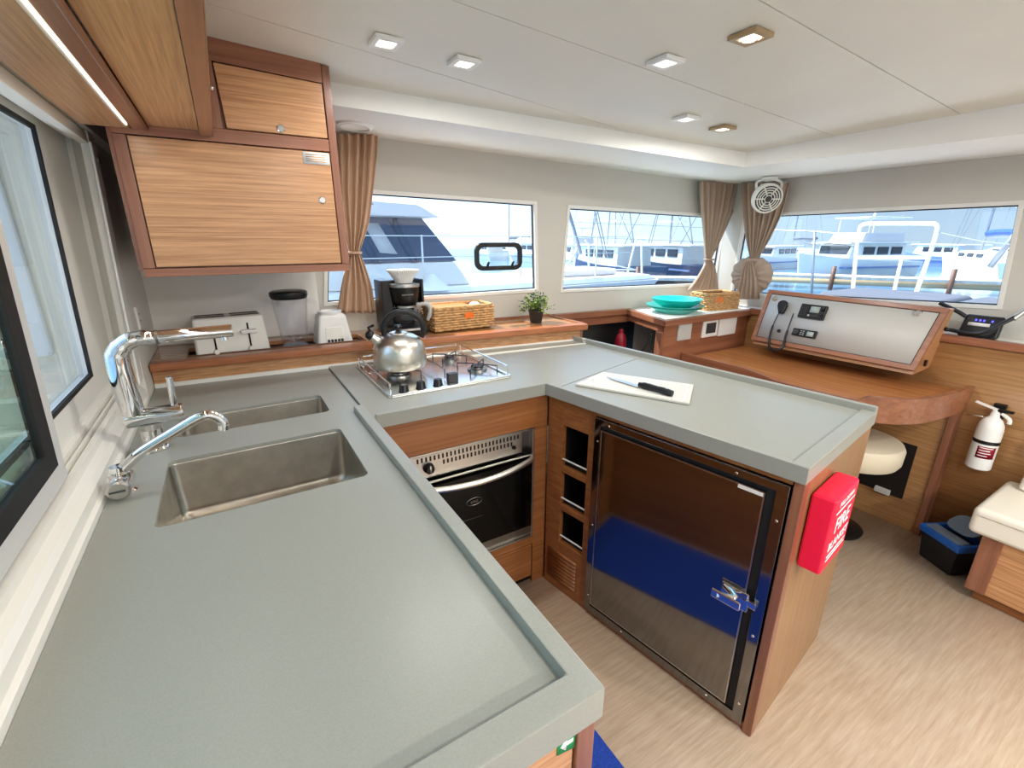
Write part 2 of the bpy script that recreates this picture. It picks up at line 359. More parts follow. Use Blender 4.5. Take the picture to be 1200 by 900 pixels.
# back wall with two window openings
def wall_strip(name, mat, quads, d):
    b = MB()
    for q in quads: b.slab(q, d)
    return b.build(name, mat, None, smooth=False)
W1 = [PW(381, 218), PW(629, 236), PW(631, 342), PW(379, 359)]         # TL TR BR BL
W2 = [PW(665, 240), PW(852, 252), PW(839, 334), PW(656, 343)]
def wpt(t, z): return WA + wd * t + V((0, 0, z))
tt = lambda p: (p - WA).dot(wd)
EndT = (WB - WA).length
quads = [[wpt(-.1, .0), wpt(EndT + .1, .0), V((*wpt(EndT + .1, 0).xy, W2[2].z)), V((*W2[2].xy, W2[2].z)), W2[3], W1[2], W1[3], wpt(-.1, W1[3].z)],
         [wpt(-.1, W1[3].z), W1[3], W1[0], wpt(-.1, W1[0].z)],
         [W1[2], W2[3], W2[0], W1[1]],
         [W2[2], V((*wpt(EndT + .1, 0).xy, W2[2].z)), V((*wpt(EndT + .1, 0).xy, W2[1].z)), W2[1]],
         [wpt(-.1, W1[0].z), W1[0], W1[1], W2[0], W2[1], V((*wpt(EndT + .1, 0).xy, W2[1].z)), wpt(EndT + .1, 2.02), wpt(-.1, 2.02)]]
struct(wall_strip('wall_back', 'wall_vinyl', quads, -wn * .045), 'pale vinyl cabin wall behind the galley', 'wall')
def shrink(q, d):
    c = sum(q, V()) / len(q); r = []
    n = len(q)
    for k in range(n):
        e1 = (q[k] - q[k - 1]).normalized(); e2 = (q[(k + 1) % n] - q[k]).normalized()
        r.append(q[k] + (e2 - e1) * (d / max(.2, abs(e1.cross(e2).length))))
    return r
def window(name, q, nrm, label, fr=.018):
    t = thing(name, (q[2] + q[3]) / 2, label, 'window'); t['kind'] = 'structure'; del t['category']
    inn = shrink(q, fr); o2 = [p - nrm * .012 for p in q]; i2 = [p - nrm * .012 for p in inn]
    MB().ring([p + nrm * .006 for p in q], [p + nrm * .006 for p in inn], -nrm * .03).build('window_frame', 'frame_white', t, .002)
    i3 = shrink(inn, .006)
    MB().ring([p - nrm * .018 for p in inn], [p - nrm * .018 for p in i3], -nrm * .008).build('gasket', 'grey_dark', t)
    MB().slab([p - nrm * .021 for p in shrink(inn, -.001)], -nrm * .004).build('window_pane', 'glass', t, smooth=False)
    return t
window('window_1', W1, wn, 'long cabin window behind the coffee maker and basket')
window('window_2', W2, wn, 'cabin window behind the turquoise plates')
# right wall
W4 = [PX(872, 251, XR), PX(1202, 234.5, XR), PX(1174, 363, XR), PX(855, 345, XR)]
rn = V((-1, 0, 0)); Y0, Y1 = -2.45, 2.2
xr = lambda y, z: V((XR, y, z))
zb, zt = (W4[2].z + W4[3].z) / 2, (W4[0].z + W4[1].z) / 2
W5 = [xr(.40, W4[1].z), xr(-1.5, W4[1].z), xr(-1.45, W4[2].z), xr(.44, W4[2].z)]
quads = [[xr(Y1, .9), W4[3] * 1, W4[2], W5[3], W5[2], xr(Y0, W5[2].z), xr(Y0, .9)],
         [xr(Y1, .9), W4[3], xr(Y1, W4[3].z)],
         [xr(Y1, W4[3].z), W4[3], W4[0], xr(Y1, W4[0].z)], [W4[2], W4[1], W5[0], W5[3]], [W5[2], W5[1], xr(Y0, W5[1].z), xr(Y0, W5[2].z)],
         [xr(Y1, W4[0].z), W4[0], W4[1], W5[0], W5[1], xr(Y0, W5[1].z), xr(Y0, 1.95), xr(Y1, 1.95)]]
struct(wall_strip('wall_right', 'wall_vinyl', quads, (.045, 0, 0)), 'pale vinyl front wall above the navigation desk', 'wall')
window('window_3', W4, rn, 'wide front window above the navigation panel')
window('window_4', W5, rn, 'front window beyond the slanted pillar')
# lower timber part of the right wall, with capping
XL = 2.86
lw = struct(B('trim_2', 'oakd_y', None, XL, XR + .045, Y0, 2.0, 0, .985, 0), 'oak veneered lower front wall behind the fire extinguisher', 'wall panel')
struct(B('trim_3', 'teak_y', None, XL - .012, XL + .02, Y0, 1.74, .975, 1.012, .006), 'dark timber capping rail on the lower front wall', 'rail')
struct(B('trim_4', 'frame_white', None, XL + .02, XR, Y0, 1.74, .985, 1.006, .002), 'white shelf below the front window', 'shelf')
# rear wall, behind the camera: mirror of the window side
rq = []
zs0, zs1 = 1.12, 1.62
def yr(x, z): return V((x, -2.4, z))
for q in ([yr(-.42, 0), yr(3.1, 0), yr(3.1, zs0), yr(-.42, zs0)], [yr(-.42, zs1), yr(3.1, zs1), yr(3.1, 2.1), yr(-.42, 2.1)],
          [yr(-.42, zs0), yr(-.1, zs0), yr(-.1, zs1), yr(-.42, zs1)], [yr(2.75, zs0), yr(3.1, zs0), yr(3.1, zs1), yr(2.75, zs1)]): rq.append(q)
struct(wall_strip('wall_rear', 'wall_vinyl', rq, (0, -.045, 0)), 'pale cabin wall behind the viewer', 'wall')
# left wall: sill profile, jamb, header, return to the back wall
prof = [(-.42, .86), (-.298, .86), (-.298, .912), (-.305, .917), (-.307, .938), (-.316, .948), (-.330, .955), (-.331, .972), (-.345, .972), (-.345, .962), (-.352, .962), (-.352, .975), (-.358, .975), (-.358, .966),
        (-.365, .966), (-.365, .982), (-.374, .986), (-.376, 1.01), (-.42, 1.01)]
b = MB(); b.extr([V((x, -.25, z)) for x, z in prof], (0, 0, 0), (0, 2.28, 0))
struct(b.build('trim_5', 'frame_white', None, smooth=False), 'white stepped window track along the sink counter', 'window track')
lq = MB()
lq.box(-.42, -.30, 1.965, 2.5, .86, 2.0)                      # return beside the ledge
lq.box(-.42, -.305, -.45, -.25, 0, 2.05)                       # pier next to the door
lq.box(-.42, -.27, -.45, 2.5, 1.735, 2.05)                     # header
lq.box(-.42, -.30, -2.45, -2.30, 0, 2.05)
lq.box(-.42, -.30, -2.30, -.45, 1.85, 2.05)
lq.box(-.42, -.30, -.25, 2.5, 0, .86)
struct(lq.build('wall_left', 'white_wall', None, .003), 'white cabin wall around the sliding galley window', 'wall')
win = thing('window_5', (-.36, .8, .98), 'sliding galley window beside the sinks', 'window'); win['kind'] = 'structure'; del win['category']
# fixed frame around the rear pane
XP = -.372
fo = [V((XP, -.22, 1.005)), V((XP, 1.972, 1.005)), V((XP + .03, 1.972, 1.74)), V((XP + .03, -.22, 1.74))]
fi = [V((XP, -.05, 1.065)), V((XP, 1.69, 1.065)), V((XP + .02, 1.715, 1.705)), V((XP + .02, -.05, 1.705))]
MB().ring(fo, fi, (-.03, 0, 0)).build('fixed_frame', 'frame_white', win, .003)
gi = shrink(fi, .009)
MB().ring([p + V((.002, 0, 0)) for p in shrink(fi, -.002)], [p + V((.002, 0, 0)) for p in gi], (-.008, 0, 0)).build('gasket', 'rubber', win)
MB().slab([p + V((-.012, 0, 0)) for p in shrink(fi, -.004)], (-.005, 0, 0)).build('window_pane', 'glass', win, smooth=False)
# jamb post with bracket
MB().hexa([(-.33, 1.90, .98), (-.308, 1.90, .98), (-.308, 1.965, .98), (-.36, 1.965, .98), (-.30, 1.90, 1.735), (-.278, 1.90, 1.735), (-.278, 1.965, 1.735), (-.33, 1.965, 1.735)]).build('jamb', 'frame_white', win, .004)
MB().hexa([(-.305, 1.86, .98), (-.298, 1.86, .98), (-.298, 1.925, .98), (-.305, 1.925, .98), (-.277, 1.86, 1.70), (-.270, 1.86, 1.70), (-.270, 1.925, 1.70), (-.277, 1.925, 1.70)]).build('cover_strip', 'white_plastic', win, .003)
p = V((-.268, 1.885, 1.655)); MB().lathe([(0, .004), (.006, .004), (.012, .003), (.013, 0)], p, 16, axis=(1, 0, 0)).build('screw_cap', 'steel_dark', win)
# head track
for x0, z0 in ((-.295, 1.70), (-.318, 1.712)): B('head_track', 'ivory', win, x0 - .012, x0 + .012, -.22, 1.93, z0, z0 + .03, .002)
# sliding sash
sash = [V((-.338, -.2, .978)), V((-.338, 1.175, .978)), V((-.318, 1.215, 1.70)), V((-.318, -.2, 1.70))]
s1 = shrink(sash, .043); s2 = shrink(s1, .032)
MB().ring(sash, s1, (-.018, 0, 0)).build('sash_frame', 'frame_alu', win, .003)
MB().ring([p + V((.003, 0, 0)) for p in s1], [p + V((-.004, 0, 0)) for p in s2], (-.016, 0, 0)).build('sash_gasket', 'rubber', win, .002)
MB().slab([p + V((-.010, 0, 0)) for p in shrink(s2, -.004)], (-.005, 0, 0)).build('sash_pane', 'glass_green', win, smooth=False)

# ================================================================== WORKTOP
A2, B2 = V((.976, 1.356, 0)), V((1.127, .473, 0))             # peninsula front edge
E2, D2 = V((1.718, .565, 0)), V((1.583, 1.951, 0))            # far end corner, back corner
pu = (B2 - A2).normalized(); pn = V((pu.y, -pu.x, 0))         # along the front towards the viewer; out into the aisle
pl = (B2 - A2).length
def LY(x): return 2.107 - .055 * (x + .3) - .020 * (x + .3) ** 2     # front line of the wooden ledge
top = thing('worktop', (.3, 1.5, .865), 'grey solid-surface galley worktop in a U with raised rim', 'worktop')
def plate_with_holes(name, x0, x1, y0, y1, z0, z1, holes, mat, parent):
    # slab cut by rounded rectangular holes, built from a polygon with bridges
    bm = bmesh.new()
    def loop(pts):
        vs = [bm.verts.new((x, y, z1)) for x, y in pts]
        return [bm.edges.new((vs[k], vs[(k + 1) % len(vs)])) for k in range(len(vs))]
    es = loop([(x0, y0), (x1, y0), (x1, y1), (x0, y1)])
    for (a, c, d, e, r) in holes: es += loop(rrect(c - a, e - d, r, 5, (a + c) / 2, (d + e) / 2))
    bmesh.ops.triangle_fill(bm, edges=es, use_beauty=True)
    gm = bmesh.ops.extrude_face_region(bm, geom=list(bm.faces))
    for v in gm['geom']:
        if isinstance(v, bmesh.types.BMVert): v.co.z = z0
    bmesh.ops.recalc_face_normals(bm, faces=bm.faces)
    b = MB(); bm.verts.index_update()
    b.v = [v.co.copy() for v in bm.verts]; b.f = [tuple(v.index for v in f.verts) for f in bm.faces]; bm.free()
    return b.build(name, mat, parent, smooth=False)
SK2 = (-.20, .218, 1.016, 1.350, .018); SK1 = (-.195, .221, 1.512, 1.705, .018)
ZS = .898
plate_with_holes('counter_slab', -.297, .3135, .302, LY(0) + .02, .889, ZS, [SK2, SK1], 'worktop', top)
# rim of the left arm
b = MB(); rimp = [(.318, 1.47), (.287, 1.47), (.287, .340), (-.297, .340), (-.297, .300), (.318, .300)]
b.prism(rimp, .866, .9175); b.build('raised_rim', 'worktop', top, .004)
# cooktop section and peninsula
poly = [(.3165, 1.478), (.325, 1.362), (A2.x, A2.y)]
t1 = A2 + pu * .055; t1b = D2 + (E2 - D2).normalized() * .47
MB().prism([(.3165, 1.362), (A2.x, A2.y), (t1.x, t1.y), (t1b.x, t1b.y), (D2.x, D2.y), (1.583, LY(1.58) + .02), (.3165, LY(.3) + .02)], .866, .907).build('counter_slab', 'worktop', top, .003)
MB().prism([((t1 + pu * .002).x, (t1 + pu * .002).y), (B2.x, B2.y), (E2.x, E2.y), (t1b.x + .0, t1b.y - .002)], .866, .907).build('counter_slab', 'worktop', top, .003)
def edge_strip(p, q, w, z0, z1, inward):
    i = inward * w; return [(p.x, p.y, z0), (q.x, q.y, z0), (q.x + i.x, q.y + i.y, z0), (p.x + i.x, p.y + i.y, z0), (p.x, p.y, z1), (q.x, q.y, z1), (q.x + i.x, q.y + i.y, z1), (p.x + i.x, p.y + i.y, z1)]
eb = (E2 - B2).normalized(); ein = V((-eb.y, eb.x, 0)); bk = (D2 - E2).normalized(); bin_ = V((-bk.y, bk.x, 0))
MB().hexa(edge_strip(A2 + pn * .0015, B2 + pn * .0015, .018, .865, .9125, -pn)).build('front_lip', 'worktop', top, .003)
MB().hexa(edge_strip(B2 - pn * .0, E2, .040, .90, .9135, ein)).build('end_rim', 'worktop', top, .003)
MB().hexa(edge_strip(E2, D2, .022, .90, .930, bin_)).build('back_rim', 'worktop', top, .005)
MB().hexa(edge_strip(V((.33, 1.3605, 0)), A2 - V((0, .0015, 0)), .016, .865, .9125, V((0, 1, 0)))).build('front_lip', 'worktop', top, .003)
b = MB(); rows = []
for k in range(13):
    x = -.297 + k * 1.87 / 12; y = LY(x); rows.append([V((x, y - .011, .896)), V((x, y - .009, .9135)), V((x, y + .006, .9135)), V((x, y + .006, .896))])
b.grid(rows, True); b.face([3, 2, 1, 0]); b.face([48, 49, 50, 51]); b.build('sealant_bead', 'frame_white', top)
# sinks
def sink(sk, label):
    a, c, d, e, r = sk; t = thing('sink_basin', ((a + c) / 2, (d + e) / 2, .72), label, 'sink', None)
    b = MB(); rows = []
    for (off, z, rr) in ((-.004, .8885, r), (-.003, .884, r), (.002, .75, r), (.008, .737, r), (.022, .730, .04)):
        rows.append([V((x, y, z)) for x, y in rrect(c - a - 2 * off, e - d - 2 * off, rr, 5, (a + c) / 2, (d + e) / 2)])
    b.grid(rows, True); b.face([len(b.v) - k - 1 for k in range(24)])
    b.build('bowl', 'sink_steel', t, thick=.002, angle=60)
    MB().lathe([(0, .004), (.02, .003), (.034, .005), (.036, .001)], ((a + c) / 2, (d + e) / 2 + .03, .731), 24).build('drain', 'chrome', t)
    return t
sink(SK2, 'large stainless undermount sink nearest the viewer'); sink(SK1, 'narrow stainless undermount sink behind the large one')

# ================================================================== TAPS
fx, fy = -.235, 1.455
t = thing('mixer_tap', (fx, fy, ZS), 'tall chrome swivel mixer tap beside the sinks', 'tap')
MB().lathe([(0, 0), (.031, 0), (.032, .006), (.029, .011), (.024, .014), (.024, .06), (0, .06)], (fx, fy, ZS)).build('base', 'chrome', t)
yl = 1.455
bl, br_ = PY(150, 489, yl), PY(214, 484, yl)
zb_ = (bl.z + br_.z) / 2
bl = V((bl.x, yl, zb_)); br_ = V((br_.x + .004, yl, zb_))
MB().tube([bl - V((.008, 0, 0)), br_], .0235, 20).build('body', 'chrome', t, .004)
r0 = bl + V((.012, 0, .012)); tp = PY(146, 402, yl); te = PY(273, 388, yl)
ht = te.z
MB().tube([r0, V((r0.x - .003, yl, ht - .060)), V((r0.x + .005, yl, ht - .024)), V((r0.x + .035, yl, ht)), V((r0.x + .085, yl, ht + .001))], [.0255, .0255, .025, .0235, .021, .019, .0175], 20, smooth=7).build('spout_riser', 'chrome', t)
MB().tube([(r0.x + .085, yl, ht + .001), (te.x, yl, ht + .002)], .0170, 20).build('spray_head', 'chrome', t, .003)
MB().cyl((te.x - .022, yl, ht - .022), (te.x - .022, yl, ht - .012), .008, 12).build('outlet', 'chrome', t)
MB().tube([(r0.x + .083, yl, ht + .001), (r0.x + .089, yl, ht + .001)], .0186, 20).build('joint_ring', 'steel_dark', t)
lb = PY(206, 482, yl); le = PY(200, 441, yl)
MB().lathe([(.0215, 0), (.0215, .03), (0, .03)], (lb.x - .012, yl, zb_), 20, axis=(1, 0, 0)).build('control_ring', 'chrome', t)
MB().tube([V((lb.x, yl, zb_ + .012)), V((le.x - .004, yl, le.z))], .0080, 12).build('lever', 'chrome', t, .002)
t = thing('hand_tap', (-.275, 1.215, ZS), 'small chrome tap with curved spout and round valve', 'tap')
yl = 1.215
vb = V((-.270, yl, ZS + .03))
MB().lathe([(0, 0), (.024, 0), (.025, .006), (.020, .01), (.019, .05), (.015, .055), (0, .055)], (-.270, yl, ZS)).build('valve_body', 'chrome', t)
MB().tube([vb + V((.0, .035, -.004)), vb + V((0, -.035, -.004))], .0215, 18).build('valve_cross', 'chrome', t, .004)
MB().lathe([(0, .010), (.017, .010), (.0215, .006), (.0225, 0)], vb + V((0, -.036, -.004)), 18, axis=(.1, -1, 0)).build('valve_knob', 'steel', t)
k0, k1, k2, k3, k4 = PY(150, 560, yl), PY(153, 541, yl), PY(166, 530, yl), PY(236, 488, yl), PY(262, 503, yl)
MB().tube([V((-.270, yl, ZS + .05)), V((k1.x, yl, k1.z)), k2, PY(200, 509, yl), k3, PY(252, 488, yl), PY(261, 495, yl), k4], .0115, 14, smooth=6).build('spout', 'chrome', t)
MB().box(-.285, -.257, vb.y - .0475, vb.y - .0455, vb.z - .006, vb.z - .002).build('knob_groove', 'grey_dark', t)
MB().tube([V((-.270, yl, ZS + .05)), V((-.270, yl, ZS + .066))], .0150, 14).build('collar', 'chrome', t)

# ================================================================== BASE CABINETS
# left run under the sinks
t = thing('sink_cabinet', (0, .9, 0), 'timber base cabinet under the sink counter, seen at its end', 'cabinet')
B('body', 'cab_y', t, -.29, .300, .335, 1.40, .0, .715, .001)  # darker wood than the end panel; the aisle's shade is in its colour
B('end_panel', 'oak_x', t, -.29, PY(677, 857, .313).x - .002, .318, .334, .0, .866, .001)
px0, px1 = PY(677, 857, .313).x, PY(698, 842, .313).x
B('corner_post', 'teak_z', t, px0, px1, .312, .352, .0, .866, .003)
B('apron', 'cab_y', t, .286, .302, .352, 1.43, .716, .854, .001)
s_ = tag(thing('exit_sign', (.21, .316, .79), 'green sticker with white arrow on the counter end panel', 'sticker'), None, None)
sg = [PY(654, 867, .3165), PY(675, 856, .3165), PY(673, 876, .3165), PY(653, 886, .3165)]
MB().slab(sg, (0, .0012, 0)).build('sticker_back', 'green_sign', s_)
def sgp(u, v): return sg[3].lerp(sg[2], u).lerp(sg[0].lerp(sg[1], u), v) + V((0, -.0006, 0))
b = MB()
b.slab([sgp(.14, .42), sgp(.52, .86), sgp(.50, .60), sgp(.88, .66), sgp(.88, .46), sgp(.50, .38), sgp(.46, .12)], (0, .0008, 0)); b.build('arrow', 'text_white', s_)
# cooktop run
YF = 1.372
t = thing('oven_cabinet', (.65, YF, 0), 'timber base cabinet holding the built-in oven', 'cabinet')
B('top_rail', 'cab_x', t, .31, 1.0, YF, YF + .02, .735, .866, .001)
B('side_stile', 'cab_x', t, .938, 1.0, YF, YF + .02, .0, .734, .001)
B('side_stile', 'cab_x', t, .31, .43, YF, YF + .02, .0, .734, .001)
B('plinth', 'dark', t, .43, .938, YF + .02, YF + .03, .0, .03, 0)
B('drawer_front', 'cab_x', t, .434, .934, YF - .001, YF + .019, .035, .195, .003)
B('bottom_rail', 'cab_x', t, .43, .938, YF, YF + .02, .2, .232, .001)
B('carcass_back', 'dark', t, .31, 1.0, YF + .40, YF + .41, 0, .86, 0)
# oven
t = thing('oven', (.68, YF, .232), 'built-in stainless oven with black glass door and bowed handle', 'oven')
B('housing', 'steel_dark', t, .434, .934, YF + .03, YF + .38, .236, .73, .002)
MB().ring([V((.431, YF, .234)), V((.937, YF, .234)), V((.937, YF, .733)), V((.431, YF, .733))], [V((.439, YF, .242)), V((.929, YF, .242)), V((.929, YF, .726)), V((.439, YF, .726))], (0, .03, 0)).build('surround', 'steel', t, .001)
B('control_panel', 'steel', t, .44, .884, YF + .006, YF + .012, .636, .722, .001)
b = MB()
for k in range(27): b.box(.456 + k * .0156, .456 + k * .0156 + .006, YF + .004, YF + .0062, .700, .717)
for k in range(19): b.box(.552 + k * .0156, .552 + k * .0156 + .006, YF + .004, YF + .0062, .676, .692)
b.build('vent_slots', 'dark', t, smooth=False)['kind'] = 'stuff'
MB().lathe([(0, .022), (.014, .022), (.017, .018), (.02, 0)], (.497, YF + .006, .675), 20, axis=(0, -1, 0)).build('control_knob', 'black', t)
MB().box(.494, .500, YF - .019, YF - .012, .662, .69).build('knob_mark', 'steel', t)
MB().lathe([(0, .008), (.007, .008), (.009, 0)], (.846, YF + .006, .668), 16, axis=(0, -1, 0)).build('ignition_button', 'black', t)
d = B('oven_door', 'oven_glass', t, .442, .926, YF - .012, YF + .012, .300, .628, .002)
MB().ring([V((.440, YF - .014, .262)), V((.928, YF - .014, .262)), V((.928, YF - .014, .630)), V((.440, YF - .014, .630))], [V((.447, YF - .014, .268)), V((.921, YF - .014, .268)), V((.921, YF - .014, .624)), V((.447, YF - .014, .624))], (0, .004, 0)).build('door_trim', 'steel', d, .0005)
B('door_foot', 'steel_dark', d, .446, .922, YF - .010, YF + .01, .268, .365, .001)
B('window_line', 'grey_dark', d, .48, .70, YF - .0128, YF - .0118, .425, .428, 0)
text_obj('oven_badge', 'eno', .022, 'steel_dark', d, (.662, YF - .0125, .498), (1, 0, 0), (0, 0, 1))
MB().tube([V((.662 + .032 * math.cos(a * .3), YF - .0126, .498 + .015 * math.sin(a * .3))) for a in range(21)], .0008, 6, closed=True).build('badge_ring', 'steel_dark', d)
MB().tube([(.45, YF - .012, .612), (.47, YF - .028, .608), (.56, YF - .045, .600), (.684, YF - .052, .596), (.80, YF - .045, .600), (.90, YF - .026, .610), (.922, YF - .012, .615)], .011, 14, smooth=6).build('oven_handle', 'kettle_steel', d)
b = MB()
for k in range(30): b.box(.45 + k * .0155, .45 + k * .0155 + .007, YF + .012, YF + .016, .240, .258)
b.build('lower_vent', 'steel', t, smooth=False)['kind'] = 'stuff'
# niche cabinet in the peninsula
IN = -pn
A3 = A2 - pu * .028                                          # the joinery is set out from the inside corner of the carcass
def pf(b): return b.frame(A3 + IN * .006, pu, IN, (0, 0, 1))
def PB(name, mat, parent, s0, s1, d0, d1, z0, z1, bevel=.001): return pf(MB()).box(s0, s1, d0, d1, z0, z1).build(name, mat, parent, bevel)
t = thing('niche_cabinet', A2 + pu * .13 + IN * .02, 'narrow timber cabinet with three open bottle niches and louvres', 'cabinet')
PB('side_stile', 'cab_y', t, .03, .108, .012, .032, .0, .865)
PB('side_stile', 'cab_y', t, .232, .262, .012, .032, .0, .865)
for z0, z1 in ((.762, .865), (.563, .588), (.392, .416), (.0, .24)): PB('rail', 'cab_y', t, .108, .232, .012, .032, z0, z1)
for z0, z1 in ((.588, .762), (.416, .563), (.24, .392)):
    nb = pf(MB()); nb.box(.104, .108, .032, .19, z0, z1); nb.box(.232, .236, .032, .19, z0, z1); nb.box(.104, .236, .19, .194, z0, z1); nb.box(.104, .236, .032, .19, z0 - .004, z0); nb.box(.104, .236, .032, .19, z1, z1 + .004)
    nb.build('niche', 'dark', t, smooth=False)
    PB('retaining_rod', 'frame_white', t, .108, .232, .014, .019, z0 + .028, z0 + .033, .0008)
for k in range(8): pf(MB()).hexa([(.05, .006, .048 + k * .018), (.205, .006, .048 + k * .018), (.205, .014, .048 + k * .018), (.05, .014, .048 + k * .018), (.05, .010, .060 + k * .018), (.205, .010, .060 + k * .018), (.205, .014, .060 + k * .018), (.05, .014, .060 + k * .018)]).build('louvre_slat', 'cab_y', t)
# fridge cabinet
cab = thing('fridge_cabinet', A2 + pu * .6 + IN * .3, 'timber peninsula cabinet around the fridge', 'cabinet')
PB('top_rail', 'cab_y', cab, .262, .893, .008, .028, .848, .866)
PB('bottom_rail', 'teak_y', cab, .262, .9, .012, .032, .0, .026)
PB('corner_post', 'teak_z', cab, .896, pl + .026, .002, .04, .0, .866, .003)
q0, q1 = B2 + ein * .004 + eb * .030, E2 + ein * .004 - eb * .012
ebox = edge_strip(q0, q1, .02, .0, .866, ein); MB().hexa(ebox).build('end_panel', 'oakd_z', cab, .001)
q2 = D2 + bin_ * .03; MB().hexa(edge_strip(q1, q2, .02, .0, .866, bin_)).build('back_panel', 'oak_y', cab, .001)
fr = thing('fridge', A2 + pu * .58 + IN * .2, 'built-in front-opening fridge with mirror-polished steel door', 'fridge')
s0, s1, z0, z1 = .270, .892, .026, .846
def PP(s, d, z): return A3 + IN * .006 + pu * s + IN * d + V((0, 0, z))
MB().ring([PP(s0, -.004, z0), PP(s1, -.004, z0), PP(s1, -.004, z1), PP(s0, -.004, z1)], [PP(s0 + .026, -.004, z0 + .030), PP(s1 - .030, -.004, z0 + .030), PP(s1 - .030, -.004, z1 - .024), PP(s0 + .026, -.004, z1 - .024)], IN * .012).build('steel_frame', 'mirror_steel', fr, .002)
PB('seal', 'rubber', fr, s0 + .02, s1 - .02, .003, .02, z0 + .02, z1 - .016)
dr = PB('fridge_door', 'mirror_steel', fr, s0 + .036, s1 - .052, -.012, .006, z0 + .050, z1 - .036, .002)
def q4(a, c, e, f_): return [PP(a, -.0135, e), PP(c, -.0135, e), PP(c, -.0135, f_), PP(a, -.0135, f_)]
MB().ring(q4(s0 + .035, s1 - .051, z0 + .049, z1 - .035), q4(s0 + .0385, s1 - .0545, z0 + .0525, z1 - .0385), IN * .003).build('door_edge', 'steel', dr)
PB('maker_label', 'frame_white', dr, .772, .838, -.0136, -.0118, .797, .809, .0008)
PB('latch_plate', 'chrome', fr, .775, .852, -.017, -.012, .432, .492, .004)
PB('latch_lever', 'chrome', fr, .760, .842, -.048, -.040, .448, .476, .006)
pf(MB()).tube([(.775, -.044, .462), (.80, -.03, .462), (.815, -.017, .462)], .009, 10).build('latch_pivot', 'chrome', fr)
PB('latch_keeper', 'chrome', fr, .850, .872, -.016, -.004, .452, .474, .003)
for s, z in ((.33, .831), (.76, .831), (.876, .74), (.876, .36), (.876, .10), (.287, .76), (.287, .42), (.287, .10), (.78, .043), (.45, .043)):
    pf(MB()).lathe([(0, .0025), (.003, .002), (.0045, 0)], (s, -.004, z), 10, axis=(0, -1, 0)).build('screw', 'chrome', fr)
# fire blanket case
eo = -ein
fbp = B2 + eb * .07
t = thing('fire_blanket_case', fbp + eb * .095 + V((0, 0, .58)), 'red plastic fire blanket case on the peninsula end', 'fire blanket')
def fbf(b): return b.frame(fbp + ein * .004, eb, eo, (0, 0, 1))
fbf(MB()).box(0, .19, 0.002, .060, .595, .818).build('case', 'red', t, .008, 3)
fbf(MB()).box(.03, .16, .03, .052, .578, .597).build('pull_tab', 'red', t, .004)
zf = fbp + ein * .004 + eo * .0604
for s, sz, zz in (('PULL DOWN', .020, .793), ('FIRE', .066, .728), ('BLANKET', .037, .672)):
    text_obj('lettering', s, sz, 'text_white', t, zf + eb * .095 + V((0, 0, zz)), eb, (0, 0, 1))
for zz in (.770, .640, .628): fbf(MB()).box(.02, .17, .060, .0606, zz, zz + .006).build('white_bar', 'text_white', t)

# ================================================================== LEDGE BEHIND THE COOKER
led = thing('back_ledge', (.6, 2.2, .9), 'raised oak ledge with dark timber nosing behind the cooktop', 'shelf')
def wally(x): return WA.y + (x - WA.x) * (WB.y - WA.y) / (WB.x - WA.x)
X0, X1 = -.297, 1.64
n = 12; xs = [X0 + k * (X1 - X0) / n for k in range(n + 1)]
def band(name, mat, f0, f1, z0, z1, x0, x1, bevel=.0):
    b = MB(); k = 12; q = [x0 + i * (x1 - x0) / k for i in range(k + 1)]
    rows = [[V((x, f0(x), z0)), V((x, f1(x), z0)), V((x, f1(x), z1)), V((x, f0(x), z1))] for x in q]
    b.grid(rows, True); b.face([3, 2, 1, 0]); L = len(b.v); b.face([L - 4, L - 3, L - 2, L - 1])
    return b.build(name, mat, led, bevel)
band('fascia', 'oak_x', lambda x: LY(x) - .0, lambda x: LY(x) + .016, .897, .965, X0, X1 - .03)
band('nosing', 'nosing', lambda x: LY(x) - .028, lambda x: LY(x) + .030, .963, .996, X0, X1, .006)
band('end_post', 'teak_z', lambda x: LY(x) + .002, lambda x: LY(x) + .03, .897, .963, X1 - .035, X1 - .012)
# tray recesses: the top is a set of strips around the two wells
tr1 = (-.185, .50, .058, .235); tr2 = (.545, 1.40, .058, .25)     # x0 x1 and offsets behind the front line
top_z = .992
band('top_strip', 'ledge_top', lambda x: LY(x) + .03, lambda x: LY(x) + .058, .975, top_z, X0, X1)
band('top_strip', 'ledge_top', lambda x: LY(x) + .235, lambda x: wally(x) - .001, .975, top_z, X0, X1)
for a, c in ((X0, tr1[0]), (tr1[1], tr2[0]), (tr2[1], X1)): band('top_board', 'ledge_top', lambda x: LY(x) + .058, lambda x: LY(x) + .235, .975, top_z, a, c)
for tr in (tr1, tr2): band('tray_floor', 'dark_wood' if tr is tr1 else 'ledge_top', lambda x: LY(x) + .05, lambda x: LY(x) + .24, .955, .968 if tr is tr1 else .985, tr[0], tr[1])
band('tray_edge', 'dark_wood', lambda x: LY(x) + .058, lambda x: LY(x) + .064, .966, top_z + .004, tr1[0], tr1[1])
b = MB(); band('side_nosing', 'teak_y', lambda x: LY(x) - .0, lambda x: wally(x) - .001, .965, .998, X1 - .022, X1, .003)
band('wall_upstand', 'teak_x', lambda x: wally(x) - .012, lambda x: wally(x) - .0, .99, 1.003, 1.15, X1)

q = [wpt(.03, .997), wpt(.70, .997), wpt(.70, 1.10), wpt(.705, 1.5), wpt(.03, 1.5)]
struct(MB().slab([p + wn * .001 for p in q], wn * .004).build('trim_6', 'panel_white', None, smooth=False), 'white wall lining behind the toaster, brightened against the cabinet shade', 'wall panel')  # whiter overlay added to lift the shaded wall under the cabinet
